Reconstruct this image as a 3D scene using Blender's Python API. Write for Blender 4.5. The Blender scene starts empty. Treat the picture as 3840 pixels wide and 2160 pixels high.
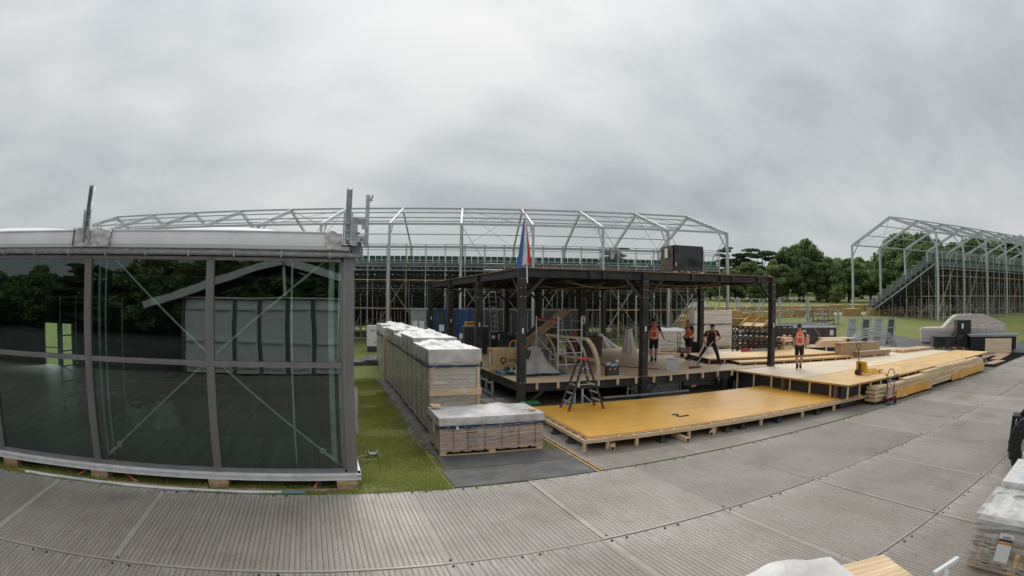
import bpy, math, random
import numpy as np
from mathutils import Matrix, Vector, noise
random.seed(7)
R = math.radians
sc = bpy.context.scene
COL = sc.collection

# ------------------------------------------------------------------ camera
cd = bpy.data.cameras.new('camera'); cam = bpy.data.objects.new('camera', cd); COL.objects.link(cam)
sc.camera = cam
KA, KB = 0.9373519, 0.03645962          # wide lens: angle = KA r + KB r^3 (r = 1 at the frame's side)
cd.type = 'PANO'; cd.sensor_width = 36; cd.sensor_fit = 'HORIZONTAL'; cd.clip_end = 3000; cd.clip_start = .05
cy = cd
cy.panorama_type = 'FISHEYE_LENS_POLYNOMIAL'; cy.fisheye_fov = R(180)
cy.fisheye_polynomial_k0 = 0; cy.fisheye_polynomial_k1 = -KA/18; cy.fisheye_polynomial_k2 = 0
cy.fisheye_polynomial_k3 = -KB/18**3; cy.fisheye_polynomial_k4 = 0
def cam_axes(pitch, roll, yaw):
    f = Vector((math.sin(yaw)*math.cos(pitch), math.cos(yaw)*math.cos(pitch), math.sin(pitch)))
    r = Vector((math.cos(yaw), -math.sin(yaw), 0)); u = r.cross(f)
    r2 = r*math.cos(roll) + u*math.sin(roll); u2 = u*math.cos(roll) - r*math.sin(roll)
    return Matrix(((r2.x, u2.x, -f.x, 0), (r2.y, u2.y, -f.y, 0), (r2.z, u2.z, -f.z, 3.4), (0, 0, 0, 1)))
cam.matrix_world = cam_axes(R(1.617), R(0.4638), R(20.0587))

# ------------------------------------------------------------------ world: overcast sky
w = bpy.data.worlds.new('World'); sc.world = w; w.use_nodes = True
nt = w.node_tree; nt.nodes.clear()
def nd(nt, t, **k):
    n = nt.nodes.new(t)
    for a, v in k.items():
        if a.startswith('i_'):
            n.inputs[a[2:].replace('_', ' ')].default_value = v
        else: setattr(n, a, v)
    return n
def mth(nt, op, a, b=None, c=None):
    n = nt.nodes.new('ShaderNodeMath'); n.operation = op
    for i, v in enumerate((a, b, c)):
        if v is None: continue
        if hasattr(v, 'links'): nt.links.new(v, n.inputs[i])
        else: n.inputs[i].default_value = v
    return n.outputs[0]
def mixc(nt, f, a, b, bt='MIX'):
    n = nt.nodes.new('ShaderNodeMix'); n.data_type = 'RGBA'; n.blend_type = bt
    for i, v in ((0, f), (6, a), (7, b)):
        if hasattr(v, 'links'): nt.links.new(v, n.inputs[i])
        elif i == 0: n.inputs[0].default_value = v
        else: n.inputs[i].default_value = (*v, 1) if len(v) == 3 else v
    return n.outputs[2]
def ramp(nt, f, stops):
    n = nt.nodes.new('ShaderNodeValToRGB'); nt.links.new(f, n.inputs[0])
    while len(n.color_ramp.elements) < len(stops): n.color_ramp.elements.new(.5)
    for e, (p, c) in zip(n.color_ramp.elements, stops): e.position = p; e.color = (*c, 1) if len(c) == 3 else c
    return n.outputs[0]
tc = nd(nt, 'ShaderNodeTexCoord')
sx = nd(nt, 'ShaderNodeSeparateXYZ'); nt.links.new(tc.outputs['Generated'], sx.inputs[0])
zc = mth(nt, 'ADD', mth(nt, 'MAXIMUM', sx.outputs[2], 0.0), .38)
cx = nd(nt, 'ShaderNodeCombineXYZ')
nt.links.new(mth(nt, 'DIVIDE', sx.outputs[0], zc), cx.inputs[0]); nt.links.new(mth(nt, 'DIVIDE', sx.outputs[1], zc), cx.inputs[1])
def wnoise(scale, detail, rough, loc, sy=1.0, dist=0):
    mp = nd(nt, 'ShaderNodeMapping'); nt.links.new(cx.outputs[0], mp.inputs[0])
    mp.inputs['Location'].default_value = loc; mp.inputs['Scale'].default_value = (1, sy, 1); mp.inputs['Rotation'].default_value = (0, 0, R(-20))
    n = nd(nt, 'ShaderNodeTexNoise', i_Scale=scale, i_Detail=detail, i_Roughness=rough, i_Distortion=dist); nt.links.new(mp.outputs[0], n.inputs['Vector'])
    return n.outputs[0]
n1 = wnoise(.62, 3, .45, (3.1, 1.2, 0), 1.15, .15); n2 = wnoise(1.9, 6, .54, (0.4, 7.7, 0), 1.45, .15)
cl = mth(nt, 'ADD', mth(nt, 'MULTIPLY', n1, .62), mth(nt, 'MULTIPLY', n2, .38))
cloud = ramp(nt, cl, [(.36, (.285, .32, .35)), (.45, (.375, .408, .435)), (.53, (.475, .498, .515)), (.61, (.57, .58, .59))])
# thinner cloud around the hidden sun, thicker away from it
sd = Vector((.30, .80, .52)).normalized()
dt = nd(nt, 'ShaderNodeVectorMath', operation='DOT_PRODUCT'); nt.links.new(tc.outputs['Generated'], dt.inputs[0]); dt.inputs[1].default_value = sd
glow = mth(nt, 'POWER', mth(nt, 'MAXIMUM', dt.outputs['Value'], 0.0), 4.0)
gl = mth(nt, 'MULTIPLY', mth(nt, 'MULTIPLY_ADD', glow, .09, .92), mth(nt, 'MULTIPLY_ADD', mth(nt, 'POWER', mth(nt, 'MAXIMUM', sx.outputs[2], 0.0), 2.5), 1.15, .95))  # sky raised towards the zenith above the view, added to light the ground
hz = ramp(nt, sx.outputs[2], [(0.0, (.54, .57, .585)), (.10, (.475, .505, .525)), (.30, (.48, .50, .515))])
fz = nd(nt, 'ShaderNodeMapRange'); nt.links.new(sx.outputs[2], fz.inputs[0]); fz.inputs[1].default_value = .0; fz.inputs[2].default_value = .16
skyc = mixc(nt, fz.outputs[0], hz, cloud)
gm = nd(nt, 'ShaderNodeCombineColor')
for i in range(3): nt.links.new(gl, gm.inputs[i])
skyc = mixc(nt, 1.0, skyc, gm.outputs[0], 'MULTIPLY')
nish = nd(nt, 'ShaderNodeTexSky', sky_type='NISHITA', sun_disc=False, sun_elevation=R(48), sun_rotation=R(20), air_density=2.0, dust_density=4.0)
b1 = nd(nt, 'ShaderNodeBackground', i_Strength=.88); nt.links.new(skyc, b1.inputs[0])
b2 = nd(nt, 'ShaderNodeBackground', i_Strength=.004); nt.links.new(nish.outputs[0], b2.inputs[0])
ad = nd(nt, 'ShaderNodeAddShader'); nt.links.new(b1.outputs[0], ad.inputs[0]); nt.links.new(b2.outputs[0], ad.inputs[1])
nt.links.new(ad.outputs[0], nd(nt, 'ShaderNodeOutputWorld').inputs[0])

sl = bpy.data.lights.new('sun', 'SUN'); so = bpy.data.objects.new('sun', sl); COL.objects.link(so)
sl.energy = 1.5; sl.angle = R(50); sl.color = (1, .97, .92)
so.rotation_euler = (-sd).to_track_quat('-Z', 'Y').to_euler(); so.location = (0, 0, 60)

vs = sc.view_settings
vs.view_transform = 'Standard'; vs.look = 'None'; vs.exposure = .47; vs.gamma = 1; vs.use_curve_mapping = False
sc.cycles.use_denoising = True
sc.cycles.max_bounces = 8; sc.cycles.transparent_max_bounces = 24

# ------------------------------------------------------------------ helpers
class MB:
    def __init__(s): s.v = []; s.f = []; s.pc = []
    def add(s, v, f):
        n = len(s.v); s.v += [tuple(p) for p in v]; s.pc.append((n, len(s.v), len(s.f), len(s.f)+len(f))); s.f += [tuple(i+n for i in q) for q in f]; return s
    def box(s, x0, x1, y0, y1, z0, z1):
        return s.add([(x0,y0,z0),(x1,y0,z0),(x1,y1,z0),(x0,y1,z0),(x0,y0,z1),(x1,y0,z1),(x1,y1,z1),(x0,y1,z1)],
                     [(0,3,2,1),(4,5,6,7),(0,1,5,4),(1,2,6,5),(2,3,7,6),(3,0,4,7)])
    def bar(s, p, q, w_, h=None, up=(0,0,1)):
        p = Vector(p); q = Vector(q); h = h or w_; d = (q-p).normalized(); up = Vector(up)
        if abs(d.dot(up)) > .98: up = Vector((0,1,0))
        x = d.cross(up).normalized(); y = x.cross(d).normalized()
        o = [x*a*w_/2 + y*b*h/2 for a, b in ((-1,-1),(1,-1),(1,1),(-1,1))]
        return s.add([p+e for e in o]+[q+e for e in o], [(0,1,2,3),(7,6,5,4),(0,4,5,1),(1,5,6,2),(2,6,7,3),(3,7,4,0)])
    def tube(s, p, q, r, n=6, r2=None):
        p = Vector(p); q = Vector(q); d = (q-p).normalized(); up = Vector((0,0,1))
        if abs(d.dot(up)) > .98: up = Vector((0,1,0))
        x = d.cross(up).normalized(); y = x.cross(d); r2 = r if r2 is None else r2
        c = [(math.cos(2*math.pi*i/n), math.sin(2*math.pi*i/n)) for i in range(n)]
        v = [p+x*a*r+y*b*r for a, b in c]+[q+x*a*r2+y*b*r2 for a, b in c]
        return s.add(v, [(i, (i+1) % n, n+(i+1) % n, n+i) for i in range(n)]+[tuple(range(n))[::-1], tuple(range(n, 2*n))])
    def path(s, pts, r, n=6):
        for a, b in zip(pts, pts[1:]): s.tube(a, b, r, n)
        return s
    def prism(s, poly, z0, z1, m=None):
        n = len(poly); v = [Vector((x, y, z0)) for x, y in poly]+[Vector((x, y, z1)) for x, y in poly]
        if m is not None: v = [m @ p for p in v]
        return s.add(v, [tuple(range(n))[::-1], tuple(range(n, 2*n))]+[(i, (i+1) % n, n+(i+1) % n, n+i) for i in range(n)])
    def grid(s, fn, nu, nv):
        v = [fn(i/nu, j/nv) for j in range(nv+1) for i in range(nu+1)]
        return s.add(v, [(j*(nu+1)+i, j*(nu+1)+i+1, (j+1)*(nu+1)+i+1, (j+1)*(nu+1)+i) for j in range(nv) for i in range(nu)])
    def ball(s, c, r, n=8, m=6, sc_=(1,1,1)):
        c = Vector(c); v = [c+Vector((0,0,-r*sc_[2]))]
        for j in range(1, m):
            t = math.pi*j/m
            for i in range(n):
                a = 2*math.pi*i/n; v.append(c+Vector((r*sc_[0]*math.sin(t)*math.cos(a), r*sc_[1]*math.sin(t)*math.sin(a), -r*sc_[2]*math.cos(t))))
        v.append(c+Vector((0,0,r*sc_[2]))); f = [(0, 1+(i+1) % n, 1+i) for i in range(n)]
        for j in range(m-2):
            for i in range(n): f.append((1+j*n+i, 1+j*n+(i+1) % n, 1+(j+1)*n+(i+1) % n, 1+(j+1)*n+i))
        b = 1+(m-2)*n; f += [(b+i, b+(i+1) % n, len(v)-1) for i in range(n)]
        return s.add(v, f)
    def ring(s, c, r0, r1, ax='x', w_=.02, n=16):
        c = Vector(c)
        def P(a, r, o):
            x, y = r*math.cos(a), r*math.sin(a)
            return c+(Vector((o, x, y)) if ax == 'x' else Vector((x, o, y)) if ax == 'y' else Vector((x, y, o)))
        for i in range(n):
            a, b = 2*math.pi*i/n, 2*math.pi*(i+1)/n
            v = [P(a,r0,-w_/2),P(b,r0,-w_/2),P(b,r1,-w_/2),P(a,r1,-w_/2),P(a,r0,w_/2),P(b,r0,w_/2),P(b,r1,w_/2),P(a,r1,w_/2)]
            s.add(v, [(0,3,2,1),(4,5,6,7),(0,1,5,4),(2,3,7,6)])
        return s
    def mesh(s, name, m, smooth=False):
        me = bpy.data.meshes.new(name); me.from_pydata([tuple(p) for p in s.v], [], s.f)
        if m: me.materials.append(m)
        if smooth: me.polygons.foreach_set('use_smooth', [True]*len(me.polygons))
        me.update(); return me
def link(name, data, parent=None, loc=None, rz=None, label=None):
    o = bpy.data.objects.new(name, data); COL.objects.link(o)
    if parent is not None: o.parent = parent
    if loc is not None: o.location = loc
    if rz is not None: o.rotation_euler = (0, 0, rz)
    if label: o['label'] = label
    return o
def tag(o, label, cat, group=None, kind=None):
    if label: o['label'] = label
    if cat: o['category'] = cat
    if group: o['group'] = group
    if kind: o['kind'] = kind
    return o
def thing(name, label, cat, loc=(0,0,0), rz=0, group=None):
    return tag(link(name, None, None, loc, rz), label, cat, group)
JOINED = {'tread', 'balusters', 'seats', 'base_struts', 'lock_pins', 'lattice_crate', 'crown', 'film_strands', 'labels', 'purlins', 'emblem', 'wall_panel', 'wheel', 'bracing_wires', 'door_mark', 'tube_bundle', 'hanging_cable', 'rear_wall', 'castor', 'foot', 'brace_cable'}
def pieces(mb):
    """the separate bodies of a part, so that each becomes an object of its own"""
    if not 2 <= len(mb.pc) <= 60 or sum(c[1]-c[0] for c in mb.pc) != len(mb.v): return [mb]
    bb = []
    for a, b, c, e in mb.pc:
        v = np.array(mb.v[a:b]); bb.append((v.min(0)-.004, v.max(0)+.004))
    g = list(range(len(bb)))
    def fd(i):
        while g[i] != i: i = g[i]
        return i
    for i in range(len(bb)):
        for j in range(i):
            if (bb[i][0] <= bb[j][1]).all() and (bb[j][0] <= bb[i][1]).all(): g[fd(i)] = fd(j)
    roots = sorted({fd(i) for i in range(len(bb))})
    if not 2 <= len(roots) <= 16: return [mb]
    out = []
    for r in roots:
        k = MB()
        for i, (a, b, c, e) in enumerate(mb.pc):
            if fd(i) == r: n = len(k.v); k.v += mb.v[a:b]; k.f += [tuple(q-a+n for q in f) for f in mb.f[c:e]]
        out.append(k)
    return out
def part(name, mb, m, parent, label=None, smooth=False, loc=None, rz=None):
    if isinstance(mb, MB) and name not in JOINED and len(mb.f) == sum(c[3]-c[2] for c in mb.pc):
        ps = pieces(mb)
        if len(ps) > 1: return [link(name, k.mesh(name, m, smooth), parent, loc, rz, label) for k in ps][0]
    return link(name, mb if isinstance(mb, bpy.types.Mesh) else mb.mesh(name, m, smooth), parent, loc, rz, label)
def solo(name, mb, m, label, cat, loc=(0,0,0), rz=0, group=None, smooth=False):
    return tag(link(name, mb if isinstance(mb, bpy.types.Mesh) else mb.mesh(name, m, smooth), None, loc, rz), label, cat, group)
def struct(name, mb, m, smooth=False, parent=None):
    o = link(name, mb.mesh(name, m, smooth), parent)
    if parent is None: o['kind'] = 'structure'
    return o
def dup(o, loc=None, rz=None, label=None, parent=None, scale=None):
    c = o.copy(); COL.objects.link(c)
    if parent is not None: c.parent = parent
    if loc is not None: c.location = loc
    if rz is not None: c.rotation_euler = (0, 0, rz)
    if label: c['label'] = label
    if scale: c.scale = scale
    for ch in list(o.children): dup(ch, parent=c)
    return c
def smst(x): x = min(max(x, 0), 1); return x*x*(3-2*x)
def T(x, y):                                                        # terrain height
    s = .262*x+.965*y; a = max(0, s-22)
    a = a*a/8 if a < 4 else a-2
    return .035*min(a, 120)+.044*min(max(0, x-25), 35)*smst((s-22)/12)
def Mt(name): m = bpy.data.materials.new(name); m.use_nodes = True; m.node_tree.nodes.clear(); return m, m.node_tree
def mat(name, col, rough=.6, metal=0, var=.18, scale=4, bump=0, stretch=(1,1,1), rnd=.1, spec=.5, coat=0, tint=None, bscale=None, dirt=0, sheen=0, trans=0):
    m, nt = Mt(name)
    tc = nd(nt, 'ShaderNodeTexCoord'); mp = nd(nt, 'ShaderNodeMapping'); nt.links.new(tc.outputs['Object'], mp.inputs[0]); mp.inputs['Scale'].default_value = stretch
    nz = nd(nt, 'ShaderNodeTexNoise', i_Scale=scale, i_Detail=6, i_Roughness=.62); nt.links.new(mp.outputs[0], nz.inputs['Vector'])
    c2 = tint or tuple(c*(1-var*1.7) for c in col)
    cc = ramp(nt, nz.outputs[0], [(.32, c2), (.68, tuple(min(1, c*(1+var)) for c in col))])
    if rnd:
        oi = nd(nt, 'ShaderNodeObjectInfo'); f = mth(nt, 'MULTIPLY_ADD', oi.outputs['Random'], 2*rnd, 1-rnd)
        cb = nd(nt, 'ShaderNodeCombineColor')
        for i in range(3): nt.links.new(f, cb.inputs[i])
        cc = mixc(nt, 1.0, cc, cb.outputs[0], 'MULTIPLY')
    if dirt:
        n2 = nd(nt, 'ShaderNodeTexNoise', i_Scale=scale*.35, i_Detail=4); nt.links.new(tc.outputs['Object'], n2.inputs['Vector'])
        df = ramp(nt, n2.outputs[0], [(.45, (0,0,0)), (.75, (dirt,)*3)])
        cc = mixc(nt, df, cc, (.10, .085, .065))
    p = nd(nt, 'ShaderNodeBsdfPrincipled', i_Roughness=rough, i_Metallic=metal)
    p.inputs['Specular IOR Level'].default_value = spec; p.inputs['Coat Weight'].default_value = coat; p.inputs['Coat Roughness'].default_value = .2
    if sheen: p.inputs['Sheen Weight'].default_value = sheen
    nt.links.new(cc, p.inputs['Base Color'])
    if bump:
        nb = nd(nt, 'ShaderNodeTexNoise', i_Scale=bscale or scale*3, i_Detail=5); nt.links.new(mp.outputs[0], nb.inputs['Vector'])
        bp = nd(nt, 'ShaderNodeBump', i_Strength=min(1, bump), i_Distance=.02); nt.links.new(nb.outputs[0], bp.inputs['Height']); nt.links.new(bp.outputs[0], p.inputs['Normal'])
    out = nd(nt, 'ShaderNodeOutputMaterial')
    if trans:
        tr = nd(nt, 'ShaderNodeBsdfTranslucent'); nt.links.new(cc, tr.inputs[0]); mx = nd(nt, 'ShaderNodeMixShader'); mx.inputs[0].default_value = trans
        nt.links.new(p.outputs[0], mx.inputs[1]); nt.links.new(tr.outputs[0], mx.inputs[2]); nt.links.new(mx.outputs[0], out.inputs[0])
    else: nt.links.new(p.outputs[0], out.inputs[0])
    return m
black_steel = mat('black_steel', (.038,.034,.034), .5, 0, .35, 3, .1, spec=.4, rnd=.15, dirt=.25)
galv = mat('galvanised', (.42,.45,.46), .45, .6, .2, 8, 0, rnd=.15)
alu = mat('aluminium', (.62,.64,.65), .42, .7, .12, 6, 0, rnd=.08)
tent_alu = mat('tent_aluminium', (.47,.50,.52), .5, .35, .12, 3, 0, rnd=.05)
tread_metal = mat('tread_metal', (.17,.18,.172), .6, .3, .3, 3, 0, rnd=.3)
scaf = mat('scaffold_tube', (.50,.50,.46), .55, .4, .2, 1.2, 0, rnd=.25, tint=(.34,.28,.21))
rust = mat('rusty_tube', (.46,.33,.20), .65, .2, .3, 2, 0, rnd=.25)
frame_grey = mat('grey_frame', (.215,.205,.205), .45, .3, .1, 3, 0, stretch=(1,1,.2), rnd=.05)
rail_alu = mat('rail_aluminium', (.80,.80,.81), .4, .15, .1, 4, 0, rnd=0)
pvc_white = mat('white_pvc', (.84,.84,.84), .5, 0, .07, 1.2, .08, bscale=4, rnd=.03)
pvc_grey = mat('grey_pvc', (.56,.535,.52), .5, 0, .05, 1.0, .1, bscale=2.2, rnd=.03)
sheet = mat('white_sheet', (.83,.805,.775), .35, 0, .10, 2.5, .6, bscale=7, rnd=.06, trans=.2)
sheet_g = mat('dusty_clear_sheet', (.50,.49,.46), .35, 0, .18, 2, .5, bscale=7, rnd=.05, trans=.3)
kraft = mat('brown_board', (.48,.34,.22), .6, 0, .14, 3, 0, stretch=(1,1,5), rnd=.1)
pine = mat('pine_timber', (.74,.54,.33), .6, 0, .22, 3, .12, stretch=(.6,4,6), rnd=.15, tint=(.52,.34,.17))
pine_x = mat('pine_timber_long', (.74,.55,.35), .6, 0, .22, 1.6, .12, stretch=(.5,7,9), rnd=.16, tint=(.54,.37,.21))
pine_pale = mat('pale_plywood', (.76,.62,.44), .6, 0, .14, 1.6, .05, stretch=(.5,6,4), rnd=.07, tint=(.66,.51,.34))
golden_p = mat('pale_varnished_board', (.80,.53,.22), .45, 0, .12, 1.4, .05, stretch=(1,2,1), rnd=.06, tint=(.68,.43,.17), dirt=.25)
osb = mat('strand_board', (.64,.47,.30), .65, 0, .18, 14, .05, rnd=.07, tint=(.50,.36,.22), dirt=.12)
golden = mat('varnished_board', (.80,.42,.06), .36, 0, .10, 1.4, .05, stretch=(1,2,1), rnd=.04, spec=.45, coat=.15, tint=(.72,.37,.05), dirt=.14, bscale=9)
golden_d = mat('varnished_board_edge', (.50,.28,.07), .5, 0, .12, 2, 0, rnd=.04)
old_wood = mat('old_block_wood', (.46,.31,.17), .75, 0, .3, 4, .2, stretch=(1,5,5), rnd=.22, tint=(.20,.12,.06))
tyre = mat('rubber', (.018,.018,.019), .7, 0, .3, 10, .2, rnd=0)
rubber = mat('rubber_mat', (.125,.12,.115), .75, 0, .25, 2, .3, bscale=60, rnd=.12, dirt=.3)
blk_film = mat('black_film', (.02,.02,.022), .28, 0, .4, 3, .9, bscale=6, rnd=0, coat=.3)
blk = mat('black_plastic', (.02,.02,.021), .5, 0, .3, 6, 0, rnd=.1)
charcoal = mat('charcoal_panel', (.055,.057,.06), .5, 0, .15, 2, 0, rnd=.15)
seat_green = mat('seat_green', (.025,.11,.082), .5, 0, .2, 4, 0, rnd=.15)
seat_dark = mat('tread_underside', (.055,.057,.052), .8, 0, .35, 3, 0, rnd=.25)
blue = mat('blue_paint', (.025,.07,.20), .45, 0, .2, 3, 0, rnd=.1)
yellow = mat('yellow_paint', (.70,.42,.02), .42, 0, .12, 5, 0, rnd=0)
red = mat('red_paint', (.55,.03,.025), .45, 0, .15, 5, 0, rnd=0)
orange = mat('orange_webbing', (.75,.13,.02), .6, 0, .15, 9, 0, rnd=.05)
orange_pl = mat('orange_plastic', (.75,.30,.02), .5, 0, .1, 5, 0, rnd=0)
vest_m = mat('orange_vest', (1.0,.17,.045), .65, 0, .0, 9, .4, bscale=9, rnd=.06)
band_m = mat('reflective_band', (.62,.60,.60), .35, .2, .08, 9, 0, rnd=0)
cloth_k = mat('black_cloth', (.018,.017,.02), .85, 0, .3, 8, .4, bscale=12, rnd=.1)
skin_m = mat('skin', (.46,.24,.17), .55, 0, .1, 9, 0, rnd=.08)
hair_m = mat('dark_hair', (.018,.012,.009), .7, 0, .3, 40, .4, rnd=.1)
grey_box = mat('grey_cabinet', (.50,.52,.52), .45, 0, .06, 2, 0, rnd=0)
white_p = mat('white_paint', (.74,.75,.75), .45, 0, .05, 2, 0, rnd=.03)
straw = mat('straw', (.50,.33,.14), .9, 0, .3, 3, .5, stretch=(1,1,4), rnd=.2, tint=(.24,.14,.05))
straw_t = mat('straw_top', (.74,.56,.27), .9, 0, .15, 3, .5, rnd=.12)
ink = mat('dark_ink', (.03,.028,.026), .7, 0, .1, 5, 0, rnd=0)
ink_b = mat('brown_ink', (.16,.10,.07), .7, 0, .1, 5, 0, rnd=0)
ink_r = mat('red_ink', (.5,.05,.03), .6, 0, .1, 5, 0, rnd=0)
tape_b = mat('dark_blue_strap', (.022,.045,.11), .4, 0, .2, 8, 0, rnd=0)
bark = mat('bark', (.07,.055,.04), .9, 0, .3, 3, .6, rnd=.2)
cable_m = mat('white_cable', (.85,.90,.87), .4, .3, .05, 5, 0, rnd=0)
marq_w = mat('marquee_white', (.82,.83,.83), .5, 0, .05, 2, 0, rnd=.04)
cream = mat('cream_timber', (.66,.56,.42), .55, 0, .1, 3, 0, rnd=.08, tint=(.55,.44,.30))
cabin = mat('cabin_grey', (.30,.32,.33), .5, 0, .08, 2, 0, rnd=.05)

film_m = mat('bunched_film', (.80,.79,.77), .25, 0, .1, 9, 0, rnd=0, trans=.3)
def wrap_mat(name, base, base2, film=(.62,.60,.56), amt=.5, ang=.25, veil=.12):
    """stretch film over boards: slanting streaks of bunched film"""
    m, nt = Mt(name); tc = nd(nt, 'ShaderNodeTexCoord')
    ml = nd(nt, 'ShaderNodeMapping'); nt.links.new(tc.outputs['Object'], ml.inputs[0]); ml.inputs['Scale'].default_value = (.12, .12, 9)
    nz = nd(nt, 'ShaderNodeTexNoise', i_Scale=2.2, i_Detail=4); nt.links.new(ml.outputs[0], nz.inputs['Vector'])
    bc = ramp(nt, nz.outputs[0], [(.38, tuple(c*.7 for c in base2)), (.46, base2), (.62, base)])
    st = []
    for k, (a, s) in enumerate(((ang, 17), (-ang*.8, 14), (.02, 26))):
        mp = nd(nt, 'ShaderNodeMapping'); nt.links.new(tc.outputs['Object'], mp.inputs[0])
        mp.inputs['Rotation'].default_value = (a, a, 0); mp.inputs['Scale'].default_value = (.07, .07, 1); mp.inputs['Location'].default_value = (k*3.3, k, k*1.7)
        n = nd(nt, 'ShaderNodeTexNoise', i_Scale=s, i_Detail=3, i_Roughness=.6, i_Distortion=.35); nt.links.new(mp.outputs[0], n.inputs['Vector'])
        st.append(ramp(nt, n.outputs[0], [(.55, (0,0,0)), (.62, (.9,)*3), (.66, (.12,)*3)]))
    f = mixc(nt, 1.0, mixc(nt, 1.0, st[0], st[1], 'ADD'), st[2], 'LIGHTEN')
    bw = nd(nt, 'ShaderNodeRGBToBW'); nt.links.new(f, bw.inputs[0])
    cc = mixc(nt, mth(nt, 'MULTIPLY', mth(nt, 'MINIMUM', bw.outputs[0], 1.0), amt), bc, film)
    cc = mixc(nt, veil, cc, film)
    p = nd(nt, 'ShaderNodeBsdfPrincipled', i_Roughness=.32); nt.links.new(cc, p.inputs['Base Color'])
    p.inputs['Coat Weight'].default_value = .85; p.inputs['Coat Roughness'].default_value = .12
    bp = nd(nt, 'ShaderNodeBump', i_Strength=.7, i_Distance=.02); nt.links.new(bw.outputs[0], bp.inputs['Height'])
    nb = nd(nt, 'ShaderNodeTexNoise', i_Scale=3.5, i_Detail=3); nt.links.new(tc.outputs['Object'], nb.inputs['Vector'])
    b2 = nd(nt, 'ShaderNodeBump', i_Strength=.35, i_Distance=.08); nt.links.new(nb.outputs[0], b2.inputs['Height']); nt.links.new(bp.outputs[0], b2.inputs['Normal'])
    nt.links.new(b2.outputs[0], p.inputs['Normal']); nt.links.new(b2.outputs[0], p.inputs['Coat Normal'])
    nt.links.new(p.outputs[0], nd(nt, 'ShaderNodeOutputMaterial').inputs[0]); return m
wrap_brown = wrap_mat('film_over_brown_board', (.60,.44,.29), (.42,.31,.18), film=(.86,.84,.80), amt=.9, veil=.26)
wrap_pink = wrap_mat('film_over_box', (.66,.43,.30), (.55,.35,.24), film=(.86,.80,.75), amt=.42, veil=.04, ang=.12)
wrap_pale = wrap_mat('film_over_pale_board', (.84,.66,.54), (.70,.54,.43), film=(.92,.90,.88), amt=.75)
wrap_mix = wrap_mat('film_over_offcuts', (.42,.31,.20), (.20,.165,.13), film=(.80,.78,.74), amt=.7, ang=.35)

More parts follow.
